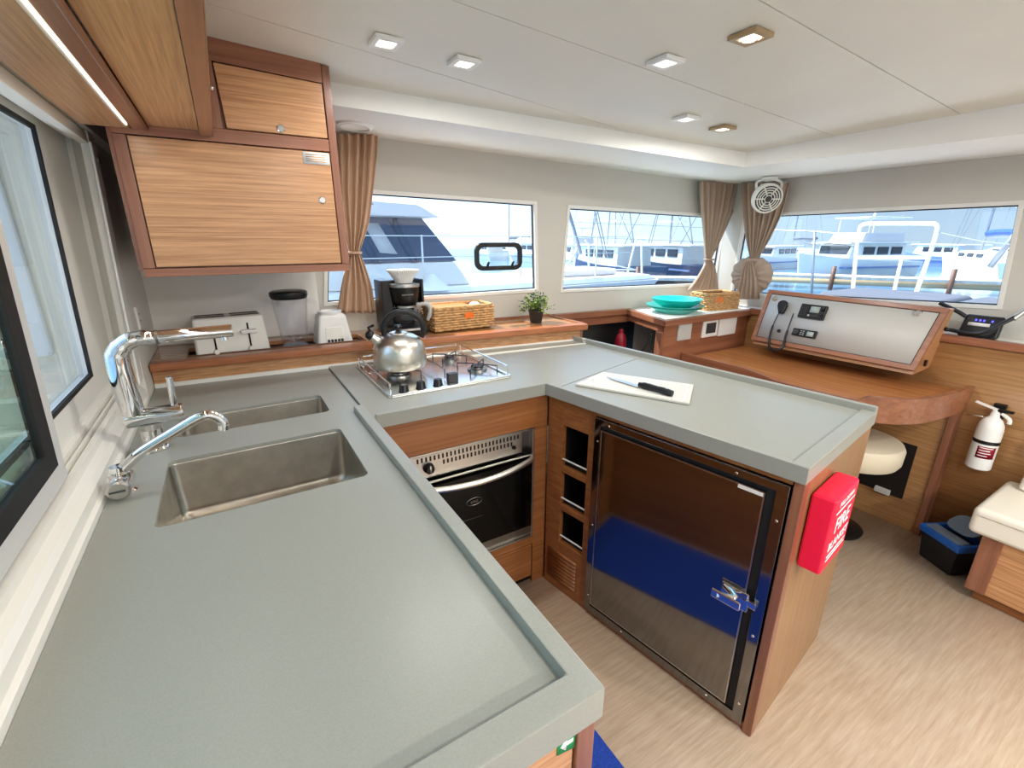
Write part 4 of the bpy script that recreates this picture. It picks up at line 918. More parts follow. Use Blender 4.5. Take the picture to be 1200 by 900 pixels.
# plates and cloth
def plate(c, R, h, foot, mat, label, nm='plate'):
    return tag(MB().lathe([(0, .002), (foot * .95, .002), (foot, 0), (foot + .004, .002), (R * .80, h * .55), (R, h), (R, h + .003), (R * .78, h * .62 + .004), (foot, .006), (0, .005)], c, 48).build(nm, mat, None), label, nm)
pc = V((2.345, 1.915, .9995))
plate(pc, .160, .036, .09, 'turq_dark', 'dark turquoise platter at the bottom of the stack', 'plate')
plate(pc + V((0.0, .0, .012)), .172, .036, .10, 'turq_dark', 'middle turquoise plate of the stack of dishes')
tag(MB().lathe([(0, .003), (.075, .003), (.078, 0), (.082, .003), (.128, .030), (.150, .054), (.151, .058), (.124, .036), (.08, .010), (0, .008)], pc + V((.012, 0, .030)), 48).build('bowl', 'turq', None), 'bright turquoise shallow bowl on top of the stack', 'bowl')
# basket behind plates
def ex2(t, lp):
    MB().slab([lp(-.06, -.078, .05), lp(-.005, -.078, .05), lp(-.005, -.078, .085), lp(-.06, -.078, .085)], V((0, -.002, 0))).build('handle_opening', 'orange', t, .001)
basket(V((2.70, 1.895, .9996)), V((.985, -.17, 0)).normalized(), .26, .15, .105, 9, 'woven basket behind the turquoise plates in the corner', ex2)
# desk
DZ = .765
t = thing('navigation_desk', (2.6, 1.2, 0), 'curved wooden navigation desk with raised fiddle edge', 'desk')
front = [V((2.235, y_f - .006)), V((2.235, 1.24)), V((2.24, .95)), V((2.30, .76)), V((2.42, .665)), V((2.58, .628)), V((2.74, .615)), V((XL, .612))]
sm = catmull([V((p.x, p.y, 0)) for p in front], 5)
poly = [(p.x, p.y) for p in sm] + [(XL, y_f - .006)]
MB().prism(poly, DZ - .06, DZ).build('desk_top', 'desk', t, .002)
rows = []
for k, p in enumerate(sm):
    q0 = sm[max(0, k - 1)]; q1 = sm[min(len(sm) - 1, k + 1)]; d = (q1 - q0).normalized(); nrm = V((-d.y, d.x, 0))
    if nrm.dot(V((2.7, 1.3, 0)) - p) < 0: nrm = -nrm
    s_ = p.y
    hgt = .030
    if p.x < 2.30 and .80 < p.y < 1.22: hgt = .006
    elif p.x < 2.26 and 1.22 <= p.y < 1.26: hgt = .018
    rows.append([p + V((0, 0, DZ - .085)) , p + V((0, 0, DZ + hgt)) - nrm * .004, p + V((0, 0, DZ + hgt)) + nrm * .018, p + V((0, 0, DZ - .003)) + nrm * .024, p + V((0, 0, DZ - .085)) + nrm * .024])
b = MB(); b.grid(rows, True); b.face([4, 3, 2, 1, 0]); L = len(b.v); b.face([L - 5, L - 4, L - 3, L - 2, L - 1])
b.build('fiddle_edge', 'teak_y', t, angle=25)
MB().prism([(2.80, .622), (XL, .618), (XL, .645), (2.80, .649)], 0, DZ - .06).build('end_leg', 'teak_z', t, .003)
B('kneehole_back', 'oakd_y', t, 2.815, XL - .001, .65, y_f - .03, 0, DZ - .06, .001)
na, nc = PX(1074, 523, 2.81), PX(1057, 585, 2.81)
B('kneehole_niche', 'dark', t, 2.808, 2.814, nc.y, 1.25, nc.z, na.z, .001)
fb0 = PX(1025, 572, 2.80); fb1 = PX(1043, 577, 2.80)
B('foot_bar', 'panel_grey', t, 2.79, 2.807, fb1.y, fb0.y, fb1.z - .02, fb1.z + .01, .003)
# navigation panel box
pb0, pb1 = V((2.645, 1.565, .866)), V((2.645, .780, .866)); pt0, pt1 = V((2.755, 1.572, 1.142)), V((2.755, .752, 1.134))
zt_ = DZ
t = thing('instrument_panel', (2.75, 1.17, .80), 'tilted grey instrument panel in a timber frame above the desk', 'instrument panel')
nP = (pb1 - pb0).cross(pt0 - pb0).normalized()
if nP.x > 0: nP = -nP
MB().hexa([pb0 + V((.01, 0, -.03)), pb1 + V((.01, 0, -.03)), V((XL + .0, .785, .84)), V((XL, 1.56, .84)), pt0 - nP * .008, pt1 - nP * .008, V((XL + .02, .76, 1.13)), V((XL + .02, 1.565, 1.138))]).build('box', 'oak_y', t, .002)
q = [pb0, pb1, pt1, pt0]; qi = shrink(q, .016)
MB().ring([p + nP * .004 for p in shrink(q, -.008)], [p + nP * .004 for p in qi], -nP * .016).build('frame', 'teak_y', t, .003)
qd = shrink(q, .016); MB().ring([p + nP * .001 for p in qd], [p + nP * .001 for p in shrink(qd, .004)], -nP * .004).build('shadow_gap', 'dark', t)
MB().slab([p + nP * .001 for p in shrink(qd, .003)], -nP * .006).build('panel_face', 'panel_grey', t)
ux = (pb1 - pb0).normalized(); uy = (pt0 - pb0); uy = (uy - ux * uy.dot(ux)).normalized()
def pp_(x, y): p = onp(x, y, pb0 + nP * .001, nP); return p
def pfr(b, c): return b.frame(c, ux, uy, nP)
for x, y, lbn in ((908, 350, 'panel_latch'), (1076, 367, 'panel_latch')):
    MB().lathe([(0, .006), (.012, .006), (.015, .003), (.016, 0)], pp_(x, y), 20, axis=nP).build(lbn, 'chrome', t)
B('side_switch', 'black', t, 2.70, 2.72, .756, .766, .875, .905, .003)
MB().tube([pp_(913, 388), pp_(913, 388) + nP * .006], .010, 14).build('socket_plug', 'black', t)
# upper radio
c = (pp_(953, 366)); w_, h_ = .135, .078
t = thing('vhf_radio', c, 'black VHF radio with grey screen on the instrument panel', 'radio')
pfr(MB(), c).box(-w_ / 2, w_ / 2, -h_ / 2, h_ / 2, .001, .016).build('case', 'black', t, .004)
pfr(MB(), c).box(-.012, .035, -.006, .028, .016, .0168).build('screen', 'lcd', t)
for k in range(7): pfr(MB(), c).box(-.061, -.024, -.026 + k * .008, -.023 + k * .008, .016, .0168).build('speaker_slot', 'grey_dark', t)
for k in range(4): pfr(MB(), c).box(-.016 + k * .014, -.006 + k * .014, -.028, -.019, .016, .018).build('key', 'panel_grey' if k == 0 else 'grey_dark', t, .001)
for yy in (.018, -.018): pfr(MB(), c).lathe([(0, .014), (.007, .014), (.009, .01), (.0095, 0)], (.053, yy, .016), 16, axis=(0, 0, 1)).build('knob', 'black', t)
c2 = pp_(943, 391); w_, h_ = .125, .042
t = thing('marine_stereo', c2, 'slim black stereo with round dial below the VHF radio', 'stereo')
pfr(MB(), c2).box(-w_ / 2, w_ / 2, -h_ / 2, h_ / 2, .001, .012).build('case', 'black', t, .003)
pfr(MB(), c2).box(.016, .050, -.014, .012, .012, .0128).build('screen', 'lcd', t)
pfr(MB(), c2).lathe([(0, .010), (.011, .010), (.013, .007), (.0135, 0)], (-.040, 0, .012), 18, axis=(0, 0, 1)).build('dial', 'grey_dark', t)
for kx_ in (-.016, -.003):
    for ky_ in (-.010, 0, .010): pfr(MB(), c2).box(kx_ - .004, kx_ + .004, ky_ - .002, ky_ + .002, .012, .0132).build('key', 'panel_grey', t)
c3 = pp_(918, 361)
t = thing('radio_handset', c3, 'black radio handset hanging on the instrument panel with looped cord', 'handset')
rows_ = [(-.033, .010), (-.028, .017), (-.010, .021), (.012, .024), (.028, .022), (.036, .012)]
pfr(MB(), c3).frame(c3 + nP * .004, (ux * .985 + uy * .17).normalized(), (uy * .985 - ux * .17).normalized(), nP).slab([V((-.012, -.038, 0)), V((.012, -.038, 0)), V((.026, .008, 0)), V((.024, .030, 0)), V((.010, .040, 0)), V((-.010, .040, 0)), V((-.024, .030, 0)), V((-.026, .008, 0))], (0, 0, .022)).build('grip', 'black', t, .006, 3)
cord = [pp_(914, 367) + nP * .010, pp_(909, 377) + nP * .012, pp_(905, 389) + nP * .016, pp_(903, 402) + nP * .02, pp_(905, 410) + nP * .026, pp_(912, 412) + nP * .028, pp_(919, 408) + nP * .022, pp_(922, 394) + nP * .014, pp_(926, 381) + nP * .010, pp_(931, 368) + nP * .012]
MB().tube(cord, [.003, .003, .006, .007, .007, .007, .007, .006, .003, .003], 8, smooth=8).build('coiled_cord', 'black', t)
# wifi router on the shelf
c = PX(1143, 388, 2.95); 
t = thing('wifi_router', (2.95, c.y, 1.008), 'black wireless router with blue lights standing on the window shelf', 'router')
y0, y1 = PX(1122, 395, 2.94).y, PX(1171, 395, 2.94).y
zr0, zr1 = 1.006, PX(1145, 369, 2.95).z
MB().hexa([(2.905, y0, zr0), (2.905, y1, zr0), (2.945, y1, zr0), (2.945, y0, zr0), (2.945, y0 - .005, zr1), (2.945, y1 + .0, zr1), (2.965, y1, zr1), (2.965, y0 - .005, zr1)]).build('case', 'black', t, .012, 3)
fx_ = lambda z: 2.905 + (z - zr0) / (zr1 - zr0) * .040 - .001
def rfb(n_, mat, ya, yb, za, zb__): MB().hexa([(fx_(za) - .001, ya, za), (fx_(za) - .001, yb, za), (fx_(za) + .002, yb, za), (fx_(za) + .002, ya, za), (fx_(zb__) - .001, ya, zb__), (fx_(zb__) - .001, yb, zb__), (fx_(zb__) + .002, yb, zb__), (fx_(zb__) + .002, ya, zb__)]).build(n_, mat, t)
hh = zr1 - zr0; ww = y0 - y1
rfb('label_strip', 'paper', y0 - ww * .18, y0 - ww * .72, zr0 + hh * .52, zr0 + hh * .66)
for q in (.32, .42, .52, .72): rfb('status_light', 'led_blue', y0 - ww * q, y0 - ww * (q + .045), zr0 + hh * .74, zr0 + hh * .82)
tag(MB().tube([PX(1094, 384, 2.86), PX(1100, 385, 2.86), PX(1116, 387, 2.88), PX(1135, 391, 2.87), PX(1155, 389, 2.87), PX(1175, 379, 2.90), PX(1190, 371, 2.93), PX(1206, 359, 2.97)], .0085, 10, smooth=6).build('antenna_cable', 'black', None), 'thick black antenna cable crossing in front of the router', 'cable')
tag(MB().tube([PX(1101, 355, 2.93), PX(1112, 360, 2.93), PX(1124, 366, 2.935), PX(1132, 371, 2.94)], .009, 8, smooth=4).build('power_cable', 'black', None), 'short black cable running down to the router', 'cable')
tag(MB().tube([PX(1187, 374, 2.925), PX(1208, 359, 2.972)], .012, 12).build('whip_antenna', 'steel', None), 'silver antenna stem at the end of the thick black cable', 'antenna')
# bolted connector
t = thing('cable_connector', PX(1097, 386, 2.87), 'metal bulkhead connector on the side of the instrument panel', 'connector')
p0 = PX(1092, 383, 2.85); MB().cyl(p0, p0 + V((0, -.03, 0)), .012, 8).build('nut', 'chrome', t); MB().cyl(p0 + V((0, -.03, 0)), p0 + V((0, -.055, -.002)), .009, 12).build('sleeve', 'black', t)

# ================================================================== FIRE EXTINGUISHER
ey = .556; ez0, ez1 = PX(1145, 547, 2.80).z, PX(1162, 484, 2.80).z
et = PX(1163, 487, 2.81); eb_ = PX(1148, 548, 2.81); ex = 2.808
t = thing('fire_extinguisher', (ex, (et.y + eb_.y) / 2, eb_.z), 'white fire extinguisher with black strap on the oak wall', 'fire extinguisher')
eyc = (et.y + eb_.y) / 2; H = et.z - eb_.z
R_ = .044
MB().lathe([(0, 0), (R_ - .004, 0), (R_, .005), (R_, H * .74), (R_ * .93, H * .85), (R_ * .7, H * .94), (.018, H * .985), (.016, H), (0, H)], (ex, eyc, eb_.z), 32).build('cylinder', 'white_plastic', t)
MB().lathe([(R_ + .0008, H * .50), (R_ + .0018, H * .505), (R_ + .0018, H * .56), (R_ + .0008, H * .565)], (ex, eyc, eb_.z), 32).build('strap', 'black', t)
b = MB(); rows = []
for zz in (H * .24, H * .46):
    rows.append([V((ex + (R_ + .001) * math.cos(a), eyc + (R_ + .001) * math.sin(a), eb_.z + zz)) for a in [math.radians(165 + k * 9) for k in range(10)]])
b.grid(rows); b.build('red_label', 'red_dark', t, thick=.0006)
for q, (a0, a1) in enumerate(((172, 238), (172, 225), (172, 232), (172, 215))):
    b = MB(); zz = H * (.43 - q * .05)
    b.grid([[V((ex + (R_ + .0018) * math.cos(math.radians(a)), eyc + (R_ + .0018) * math.sin(math.radians(a)), eb_.z + z_)) for a in range(a0, a1, 6)] for z_ in (zz, zz + H * .014)]); b.build('label_line', 'text_white', t, thick=.0004)
MB().lathe([(0, H + .03), (.012, H + .028), (.015, H + .012), (.017, H - .004), (0, H - .004)], (ex, eyc, eb_.z), 20).build('valve', 'white_plastic', t)
zt2 = eb_.z + H
MB().slab([V((ex - .01, eyc + .075, zt2 + .045)), V((ex - .01, eyc - .004, zt2 + .026)), V((ex - .01, eyc - .01, zt2 + .034)), V((ex - .01, eyc + .07, zt2 + .053))], (.016, 0, 0)).build('squeeze_lever', 'white_plastic', t, .002)
MB().slab([V((ex - .01, eyc - .002, zt2 + .035)), V((ex - .01, eyc - .055, zt2 + .038)), V((ex - .01, eyc - .055, zt2 + .028)), V((ex - .01, eyc - .002, zt2 + .022))], (.016, 0, 0)).build('carry_handle', 'black', t, .002)
MB().tube([V((ex, eyc - .018, zt2 + .02)), V((ex, eyc - .046, zt2 + .0)), V((ex, eyc - .05, zt2 - .02))], .008, 8, smooth=4).build('nozzle', 'white_plastic', t)
MB().tube([V((ex - .012, eyc + .03, zt2 - .010)), V((ex - .012, eyc + .085, zt2 - .016))], .0025, 6).build('safety_pin', 'steel', t)
B('wall_bracket', 'black', t, ex + R_ * .6, XL, eyc - .02, eyc + .02, eb_.z + .03, zt2 + .05, .002)

# ================================================================== STOOL, BIN, BENCH
sc = V((2.52, .90, 0))
t = thing('round_stool', sc, 'cream cushioned stool tucked beneath the navigation desk', 'stool')
MB().lathe([(0, .40), (.17, .40), (.195, .405), (.206, .425), (.208, .488), (.198, .508), (.172, .518), (0, .521)], sc, 40).build('cushion', 'stool_cream', t)
MB().lathe([(0, .0), (.13, .0), (.135, .012), (.12, .02), (.045, .03), (.04, .38), (.12, .39), (.12, .396), (0, .396)], sc, 28).build('pedestal', 'black', t)
t = thing('storage_bin', (2.66, .47, 0), 'black plastic bin with blue rim on the floor', 'bin')
c0, c1_, = V((2.62, .575, 0)), V((2.545, .432, 0))
ea = (c1_ - c0).normalized(); eb2 = V((-ea.y, ea.x, 0))
if eb2.x < 0: eb2 = -eb2
wbin = (c1_ - c0).length
def bf(b): return b.frame(c0, ea, eb2, (0, 0, 1))
bf(MB()).hexa([(.008, .006, 0), (wbin - .004, .006, 0), (wbin - .004, .13, 0), (.008, .13, 0), (-.004, -.004, .135), (wbin + .008, -.004, .135), (wbin + .008, .14, .135), (-.004, .14, .135)]).build('tub', 'bin_black', t, .008)
bf(MB()).ring([V((-.012, -.012, .130)), V((wbin + .014, -.012, .130)), V((wbin + .014, .15, .130)), V((-.012, .15, .130))], [V((.004, .006, .130)), V((wbin - .004, .006, .130)), V((wbin - .004, .13, .130)), V((.004, .13, .130))], (0, 0, .034)).build('rim', 'blue_plastic', t, .006, 3)
bf(MB()).box(.006, wbin - .002, .0, .055, .158, .170).build('front_lid', 'tint_plastic', t, .004)
bf(MB()).box(.006, wbin - .002, 0.056, .13, .100, .108).build('contents_cover', 'bin_black', t)
MB().frame(c0 + eb2 * .06 + V((0, 0, .17)), ea, (eb2 * .85 + V((0, 0, .5))).normalized()).prism(rrect(wbin * .8, .10, .04, 5, wbin * .5, .06), 0, .006).build('raised_lid', 'tint_plastic', t, .002)
t = thing('bench_seat', (2.65, -.4, 0), 'built-in bench with cream cushion on an oak base', 'bench')
B('base', 'oak_y', t, 2.455, XL - .002, -2.2, .352, .045, .298, .002)
B('corner_post', 'teak_z', t, 2.446, 2.49, .30, .362, .045, .298, .004)
B('plinth', 'cab_y', t, 2.475, XL - .002, -2.2, .335, 0, .044, .001)
MB().box(2.425, XL - .004, -2.2, .408, .300, .415).build('seat_cushion', 'cushion', t, .022, 4)
MB().tube([(2.4245, -2.19, .385), (2.4245, .39, .385)], .002, 6).build('stitching', 'cushion', t)
MB().hexa([(XL - .12, -2.2, .417), (XL - .004, -2.2, .417), (XL - .004, .36, .417), (XL - .12, .36, .417), (XL - .07, -2.2, .80), (XL - .004, -2.2, .80), (XL - .004, .33, .80), (XL - .07, .33, .80)]).build('back_cushion', 'cushion', t, .02, 3)
# blue rug in the aisle
t = tag(MB().prism([(.325, -.15), (.75, -.15), (.745, 1.34), (.325, 1.34)], 0, .007).build('floor_runner', 'blue_rug', None, .002), 'blue runner rug on the floor along the sink counter', 'rug')

# ================================================================== FAN
fc = PX(898, 232, 2.80)
t = thing('cabin_fan', fc, 'round cream cabin fan hanging from the soffit corner', 'fan')
fn = (V((.9, -.9, .75)) - fc).normalized(); fxv = fn.cross(V((0, 0, 1))).normalized(); fyv = fxv.cross(fn) * -1
if fyv.z < 0: fyv = -fyv
R_ = .083
MB().lathe([(0, -.03), (R_ * .7, -.028), (R_ * .98, -.012), (R_, .0), (R_, .022), (R_ * .96, .030), (R_ * .88, .031), (R_ * .87, .024), (0, .020)], fc, 40, axis=fn).build('housing', 'ivory', t)
for r in (.22, .42, .58, .74):
    MB().tube([fc + fn * .030 + (fxv * math.cos(2 * math.pi * k / 32) + fyv * math.sin(2 * math.pi * k / 32)) * R_ * r for k in range(32)], .0032, 6, closed=True).build('grille_ring', 'ivory', t)
MB().lathe([(R_ * .26, .0242), (R_ * .86, .0242), (R_ * .86, .0252), (R_ * .26, .0252)], fc, 32, axis=fn).build('dark_gap', 'grey_dark', t)
for k in range(6):
    a = 2 * math.pi * k / 6; d = fxv * math.cos(a) + fyv * math.sin(a); MB().tube([fc + fn * .030 + d * R_ * .2, fc + fn * .030 + d * R_ * .9], .0035, 6).build('grille_spoke', 'ivory', t)
MB().lathe([(0, .038), (R_ * .18, .036), (R_ * .24, .030), (R_ * .24, .02)], fc, 24, axis=fn).build('hub', 'grey_dark', t)
mt = V((fc.x + .02, fc.y + .01, 1.784))
MB().lathe([(0, 0), (.045, 0), (.045, -.012), (.03, -.02), (0, -.02)], mt, 24).build('mount', 'ivory', t)
for s_ in (-1, 1): MB().tube([mt + fxv * .03 * s_ + V((0, 0, -.012)), mt + fxv * .07 * s_ + V((0, 0, -.03)), fc + fxv * R_ * .78 * s_ + fyv * R_ * .55], .007, 8, smooth=4).build('bracket_arm', 'ivory', t)
MB().tube([mt - fxv * .045 + V((0, 0, -.045)), mt + fxv * .045 + V((0, 0, -.045))], .006, 8).build('bracket_bar', 'ivory', t)

# ================================================================== CURTAINS
def curtain(name, mat, P, n_in, rows, label, tie_z, npl, amp, tie_mat=None):
    # rows: (pixel y, left px, right px, depth factor); P maps pixel -> point on the curtain plane
    n = npl * 8; b = MB(); gr = []
    ctr = []
    for (y, xl, xr_, k) in rows:
        l, r = P(xl, y), P(xr_, y); row = []
        for q in range(n + 1):
            u_ = q / n; ph = u_ * npl * 2 * math.pi
            row.append(l.lerp(r, u_ + .012 * math.sin(ph * .5 + y)) + n_in * (amp * k * (.5 + .5 * math.sin(ph + .4 * math.sin(ph * .31))) + .004))
        gr.append(row)
    # smooth the rows downwards
    cols = [[gr[i][j] for i in range(len(gr))] for j in range(n + 1)]
    cols = [catmull(c, 5) for c in cols]
    b.grid(cols)
    o = gr[-1][n // 2]
    t = thing(name, (gr[-1][n // 2].x, gr[-1][n // 2].y, gr[-1][n // 2].z), label, 'curtain')
    b.build('cloth', mat, t, thick=.002, angle=80)
    tl, tr_ = None, None
    for (y, xl, xr_, k) in rows:
        if abs(y - tie_z) < .5: tl, tr_ = P(xl - 1.5, y), P(xr_ + 1.5, y)
    if tl: 
        mid = (tl + tr_) / 2; hw = (tr_ - tl).length / 2; dd = (tr_ - tl).normalized()
        MB().tube([mid + n_in * (amp * .35 + .006) + dd * hw * math.cos(a * .4488) + n_in * (amp * .4 + .012) * math.sin(a * .4488) for a in range(14)], .006, 8, closed=True).build('tie_band', tie_mat or mat, t)
    return t
yc = lambda x, y: PW(x, y, .030)
curtain('curtain', 'curtain_l', yc, wn, [(158, 396, 442, 1), (175, 397, 441, 1), (220, 398, 437, .9), (262, 402, 431, .8), (288, 407, 423, .7), (296, 408, 421, .6), (306, 406, 425, .8), (335, 399, 435, 1), (366, 394, 440, 1.1)], 'tan pleated curtain tied beside the wall cabinet', 296, 5, .030)
yc2 = lambda x, y: PW(x, y, .035)
curtain('curtain', 'curtain', yc2, wn, [(213, 817, 864, 1), (225, 817, 862, 1), (250, 819, 854, 1), (280, 822, 842, .8), (298, 824, 834, .6), (304, 825, 832, .5), (312, 822, 835, .7), (326, 813, 837, .9), (339, 803, 838, 1)], 'grey-beige curtain tied at the left of the corner pillar', 304, 7, .035)
yc3 = lambda x, y: PX(x, y, XR - .035)
rc = curtain('curtain', 'curtain', yc3, rn, [(214, 872, 928, 1), (226, 872, 925, 1), (250, 874, 918, 1), (280, 877, 904, .8), (298, 880, 893, .6), (305, 881, 891, .5)], 'grey-beige curtain with bunched tail behind the fan', 305, 7, .035)
# bunched loop of the right curtain
b = MB(); c0_ = yc3(882, 322) + rn * .012; rows = []; R0 = (yc3(858, 322) - yc3(906, 322)).length / 2
for i in range(8):
    f_ = i / 7; row = []
    for j in range(72):
        a = 2 * math.pi * j / 72; pl_ = math.sin(15 * a + .8 * math.sin(3 * a)); ro = R0 * f_ * (1 + .03 * pl_) * (.86 + .14 * abs(math.sin(a)) if math.cos(a) > .5 else 1)
        row.append(c0_ + V((-(.045 * math.sqrt(max(0, 1 - f_ ** 2.2)) + .007 * pl_ * f_ * (1.1 - f_) * 2.5), -ro * math.sin(a), ro * math.cos(a) * .92)))
    rows.append(row)
b.grid(rows[1:], True); b.build('bunched_loop', 'curtain', rc, thick=.003, angle=70)
tl = MB(); rows = []
for (y, xl, xr_) in ((306, 882, 890), (316, 877, 893), (332, 873, 896), (350, 868, 897)):
    l, r = yc3(xl, y), yc3(xr_, y); rows.append([l.lerp(r, q / 40) + rn * (.066 + .010 * math.sin(q / 40 * 5 * 2 * math.pi)) for q in range(41)])
tl.grid(rows); tl.build('curtain_tail', 'curtain', rc, thick=.002, angle=70)
# black framed opening port in the first window
pq = [(583.5, 301)]
def pw_(x, y): return PW(x, y, -.012)
cpt = pw_(583.5, 300.5); hw = (pw_(611, 300) - pw_(556, 300)).length / 2; hh = (pw_(583, 284.5).z - pw_(583, 317).z) / 2
t = thing('opening_port', cpt - V((0, 0, hh)), 'small black framed opening port set in the long window', 'hatch')
o_ = [cpt + wd * x + V((0, 0, z)) for x, z in rrect(hw * 2, hh * 2, .045, 6)]; i_ = [cpt + wd * x + V((0, 0, z)) for x, z in rrect(hw * 2 - .05, hh * 2 - .05, .028, 6)]
MB().ring(o_, i_, wn * .022).build('port_frame', 'black', t, .004)
for dx in (-.075, .075): MB().tube([cpt + wd * dx - V((0, 0, hh - .02)) + wn * .024, cpt + wd * (dx + .008) - V((0, 0, hh - .048)) + wn * .028], .007, 8).build('port_latch', 'black', t)
MB().slab([p for p in i_], -wn * .003).build('port_glass', 'glass', t, smooth=False)
# light switch on the left return wall
t = thing('wall_socket', (-.298, 2.2, 1.1), 'white socket plate on the wall left of the toaster', 'wall plate')
p = PX(161, 372, -.299); B('plate', 'white_plastic', t, -.300, -.292, p.y - .03, p.y + .03, p.z - .04, p.z + .04, .002)
for dz in (-.012, .012): B('socket_hole', 'grey_dark', t, -.2925, -.2915, p.y - .006, p.y + .006, p.z + dz - .003, p.z + dz + .003, 0)

# ================================================================== OUTSIDE
WZ = -1.0
struct(MB().prism([(-60, -60), (140, -60), (140, 140), (-60, 140)], WZ - .3, WZ).build('water', 'water', None, smooth=False), 'rippled marina water', 'water')
# far shore
def shore_line(name, pts, h, label, mat='shore'):
    b = MB(); rows = []
    rs = random.Random(11)
    for p in catmull(pts, 8):
        d = V((p.x, p.y, 0)).normalized(); k = h * rs.uniform(.55, 1)
        rows.append([V((p.x, p.y, WZ - .1)), V((p.x, p.y, WZ + k)) + d * 6, V((p.x, p.y, WZ - .1)) + d * 20])
    b.grid(rows); o = b.build(name, mat, None, smooth=True); o['label'] = label; o['category'] = 'shore'; o['kind'] = 'structure'; return o
shore_line('far_shore', [az_pt(360, 70, 0), az_pt(560, 68, 0), az_pt(700, 66, 0), az_pt(860, 70, 0), az_pt(1000, 78, 0), az_pt(1250, 84, 0)], 1.1, 'low hazy shore across the marina')
# own decks
b = MB(); b.prism([(XR + .05, -2.5), (XR + .05, 2.2), (3.6, 2.6), (5.3, 2.5), (5.6, 1.9), (5.6, -2.5)], .76, .88)
dk = b.build('foredeck', 'gel_white', None, .01); struct(dk, 'white foredeck of this boat outside the front window', 'deck')
MB().prism([(-3.4, 2.55), (3.6, 2.55), (5.4, 2.9), (5.4, 3.05), (-3.4, 3.1)], .55, .66).build('side_deck', 'gel_white', None, .01)
struct(bpy.data.objects['side_deck'], 'white side deck outside the galley windows', 'deck')
# lounge cushions on the foredeck
def dcush(x0, x1, y0, y1, z1, label):
    tag(MB().box(x0, x1, y0, y1, .8815, z1).build('deck_cushion', 'deck_grey', None, .05, 4), label, 'cushion', 'grey deck cushions')
dcush(4.25, 4.95, 1.20, 2.02, 1.02, 'long grey deck cushion outside the front window')
dcush(4.25, 4.95, .25, 1.18, 1.02, 'shorter grey deck cushion beside the slanted pillar')
# pulpit seat rails
t = thing('deck_rail', (5.4, 2.0, .8), 'white tubular bow rail standing on the foredeck', 'rail')
XD = 5.4
def dp(x, y): return PX(x, y, XD)
MB().tube([dp(999, 346), dp(1003, 300), dp(1007, 270), dp(1012, 263), dp(1030, 262), dp(1085, 262), dp(1096, 263), dp(1098, 270), dp(1090, 297), dp(1071, 350)], .018, 8, smooth=4).build('top_tube', 'gel_white', t)
MB().tube([dp(1002, 302), dp(1089, 302)], .017, 8).build('cross_tube', 'gel_white', t)
MB().tube([dp(1057, 302), dp(1046, 348)], .015, 8).build('brace', 'gel_white', t)
t = thing('lifeline', (5.5, 2.3, .8), 'steel stanchion and lifeline on the foredeck edge', 'rail')
MB().tube([PX(951, 344, 5.5), PX(955, 270, 5.5)], .013, 8).build('stanchion', 'spar', t)
MB().tube([PX(860, 268, 5.5), PX(955, 271, 5.5), PX(1006, 276, 5.4)], .006, 6).build('wire', 'spar', t)
MB().tube([PX(1098, 272, 5.4), PX(1150, 283, 5.4), PX(1200, 288, 5.4)], .006, 6).build('wire', 'spar', t)
tag(MB().tube([PX(1205, 255, 5.6), PX(1160, 313, 5.6)], .022, 8).build('furling_line', 'spar', None), 'dark slanting rod crossing the right end of the front window', 'rod')
# ---- neighbouring catamaran
t = thing('neighbour_catamaran', (2, 10, WZ), 'white catamaran moored alongside, behind the coffee maker', 'boat')
MB().hexa([(-6, 9.0, WZ - .2), (8.5, 9.2, WZ - .2), (8.5, 12.2, WZ - .2), (-6, 13, WZ - .2), (-6, 8.4, .30), (11.0, 9.6, .30), (11.0, 12.2, .30), (-6, 13, .30)]).build('hull', 'gel_shade', t, .06)
MB().hexa([(-6, 8.45, .30), (10.9, 9.65, .30), (10.9, 12.2, .30), (-6, 13, .30), (-6, 8.6, .44), (10.6, 9.7, .44), (10.6, 12.1, .44), (-6, 12.9, .44)]).build('deck', 'gel_white', t, .03)
MB().hexa([(-6, 9.35, .44), (4.7, 9.5, .44), (4.9, 12.6, .44), (-6, 12.6, .44), (-6, 9.45, .95), (4.35, 9.6, .95), (4.35, 12.5, .95), (-6, 12.5, .95)]).build('coachroof', 'gel_white', t, .05)
cw = MB().hexa([(-6, 9.5, .95), (4.42, 9.62, .95), (4.42, 12.4, .95), (-6, 12.4, .95), (-6, 9.7, 1.84), (3.72, 9.8, 1.84), (3.72, 12.2, 1.84), (-6, 12.2, 1.84)]).build('cabin_windows', 'wind_glass', t, .02)
def onside(x, z):            # point on the slanted cabin side
    k = (z - .95) / .89; return V((x, 9.50 + .2 * k + (x + 6) * .0115 - .012, z))
for xa, xb in ((3.35, 2.98), (2.55, 2.18), (1.0, .62), (-.8, -1.2)):
    MB().slab([onside(xa, .95), onside(xa + .16, .95), onside(xb + .16, 1.84), onside(xb, 1.84)], V((0, -.02, 0))).build('mullion', 'slate_blue', cw)
for xa in (2.72, 1.3): MB().slab([onside(xa, 1.15), onside(xa + .36, 1.12), onside(xa + .05, 1.72), onside(xa - .25, 1.72)], V((0, -.012, 0))).build('glass_reflection', 'gel_shade', cw)  # pale slabs that paint reflections onto the cabin glass
MB().hexa([(-6, 9.1, 1.84), (3.98, 9.3, 1.84), (3.98, 12.4, 1.84), (-6, 12.6, 1.84), (-6, 9.3, 2.5), (3.55, 9.55, 2.10), (3.55, 12.2, 2.10), (-6, 12.4, 2.5)]).build('hardtop', 'gel_shade', t, .05)
B('hardtop_recess', 'spar', t, 1.0, 2.55, 9.19, 9.24, 2.03, 2.06, .005)
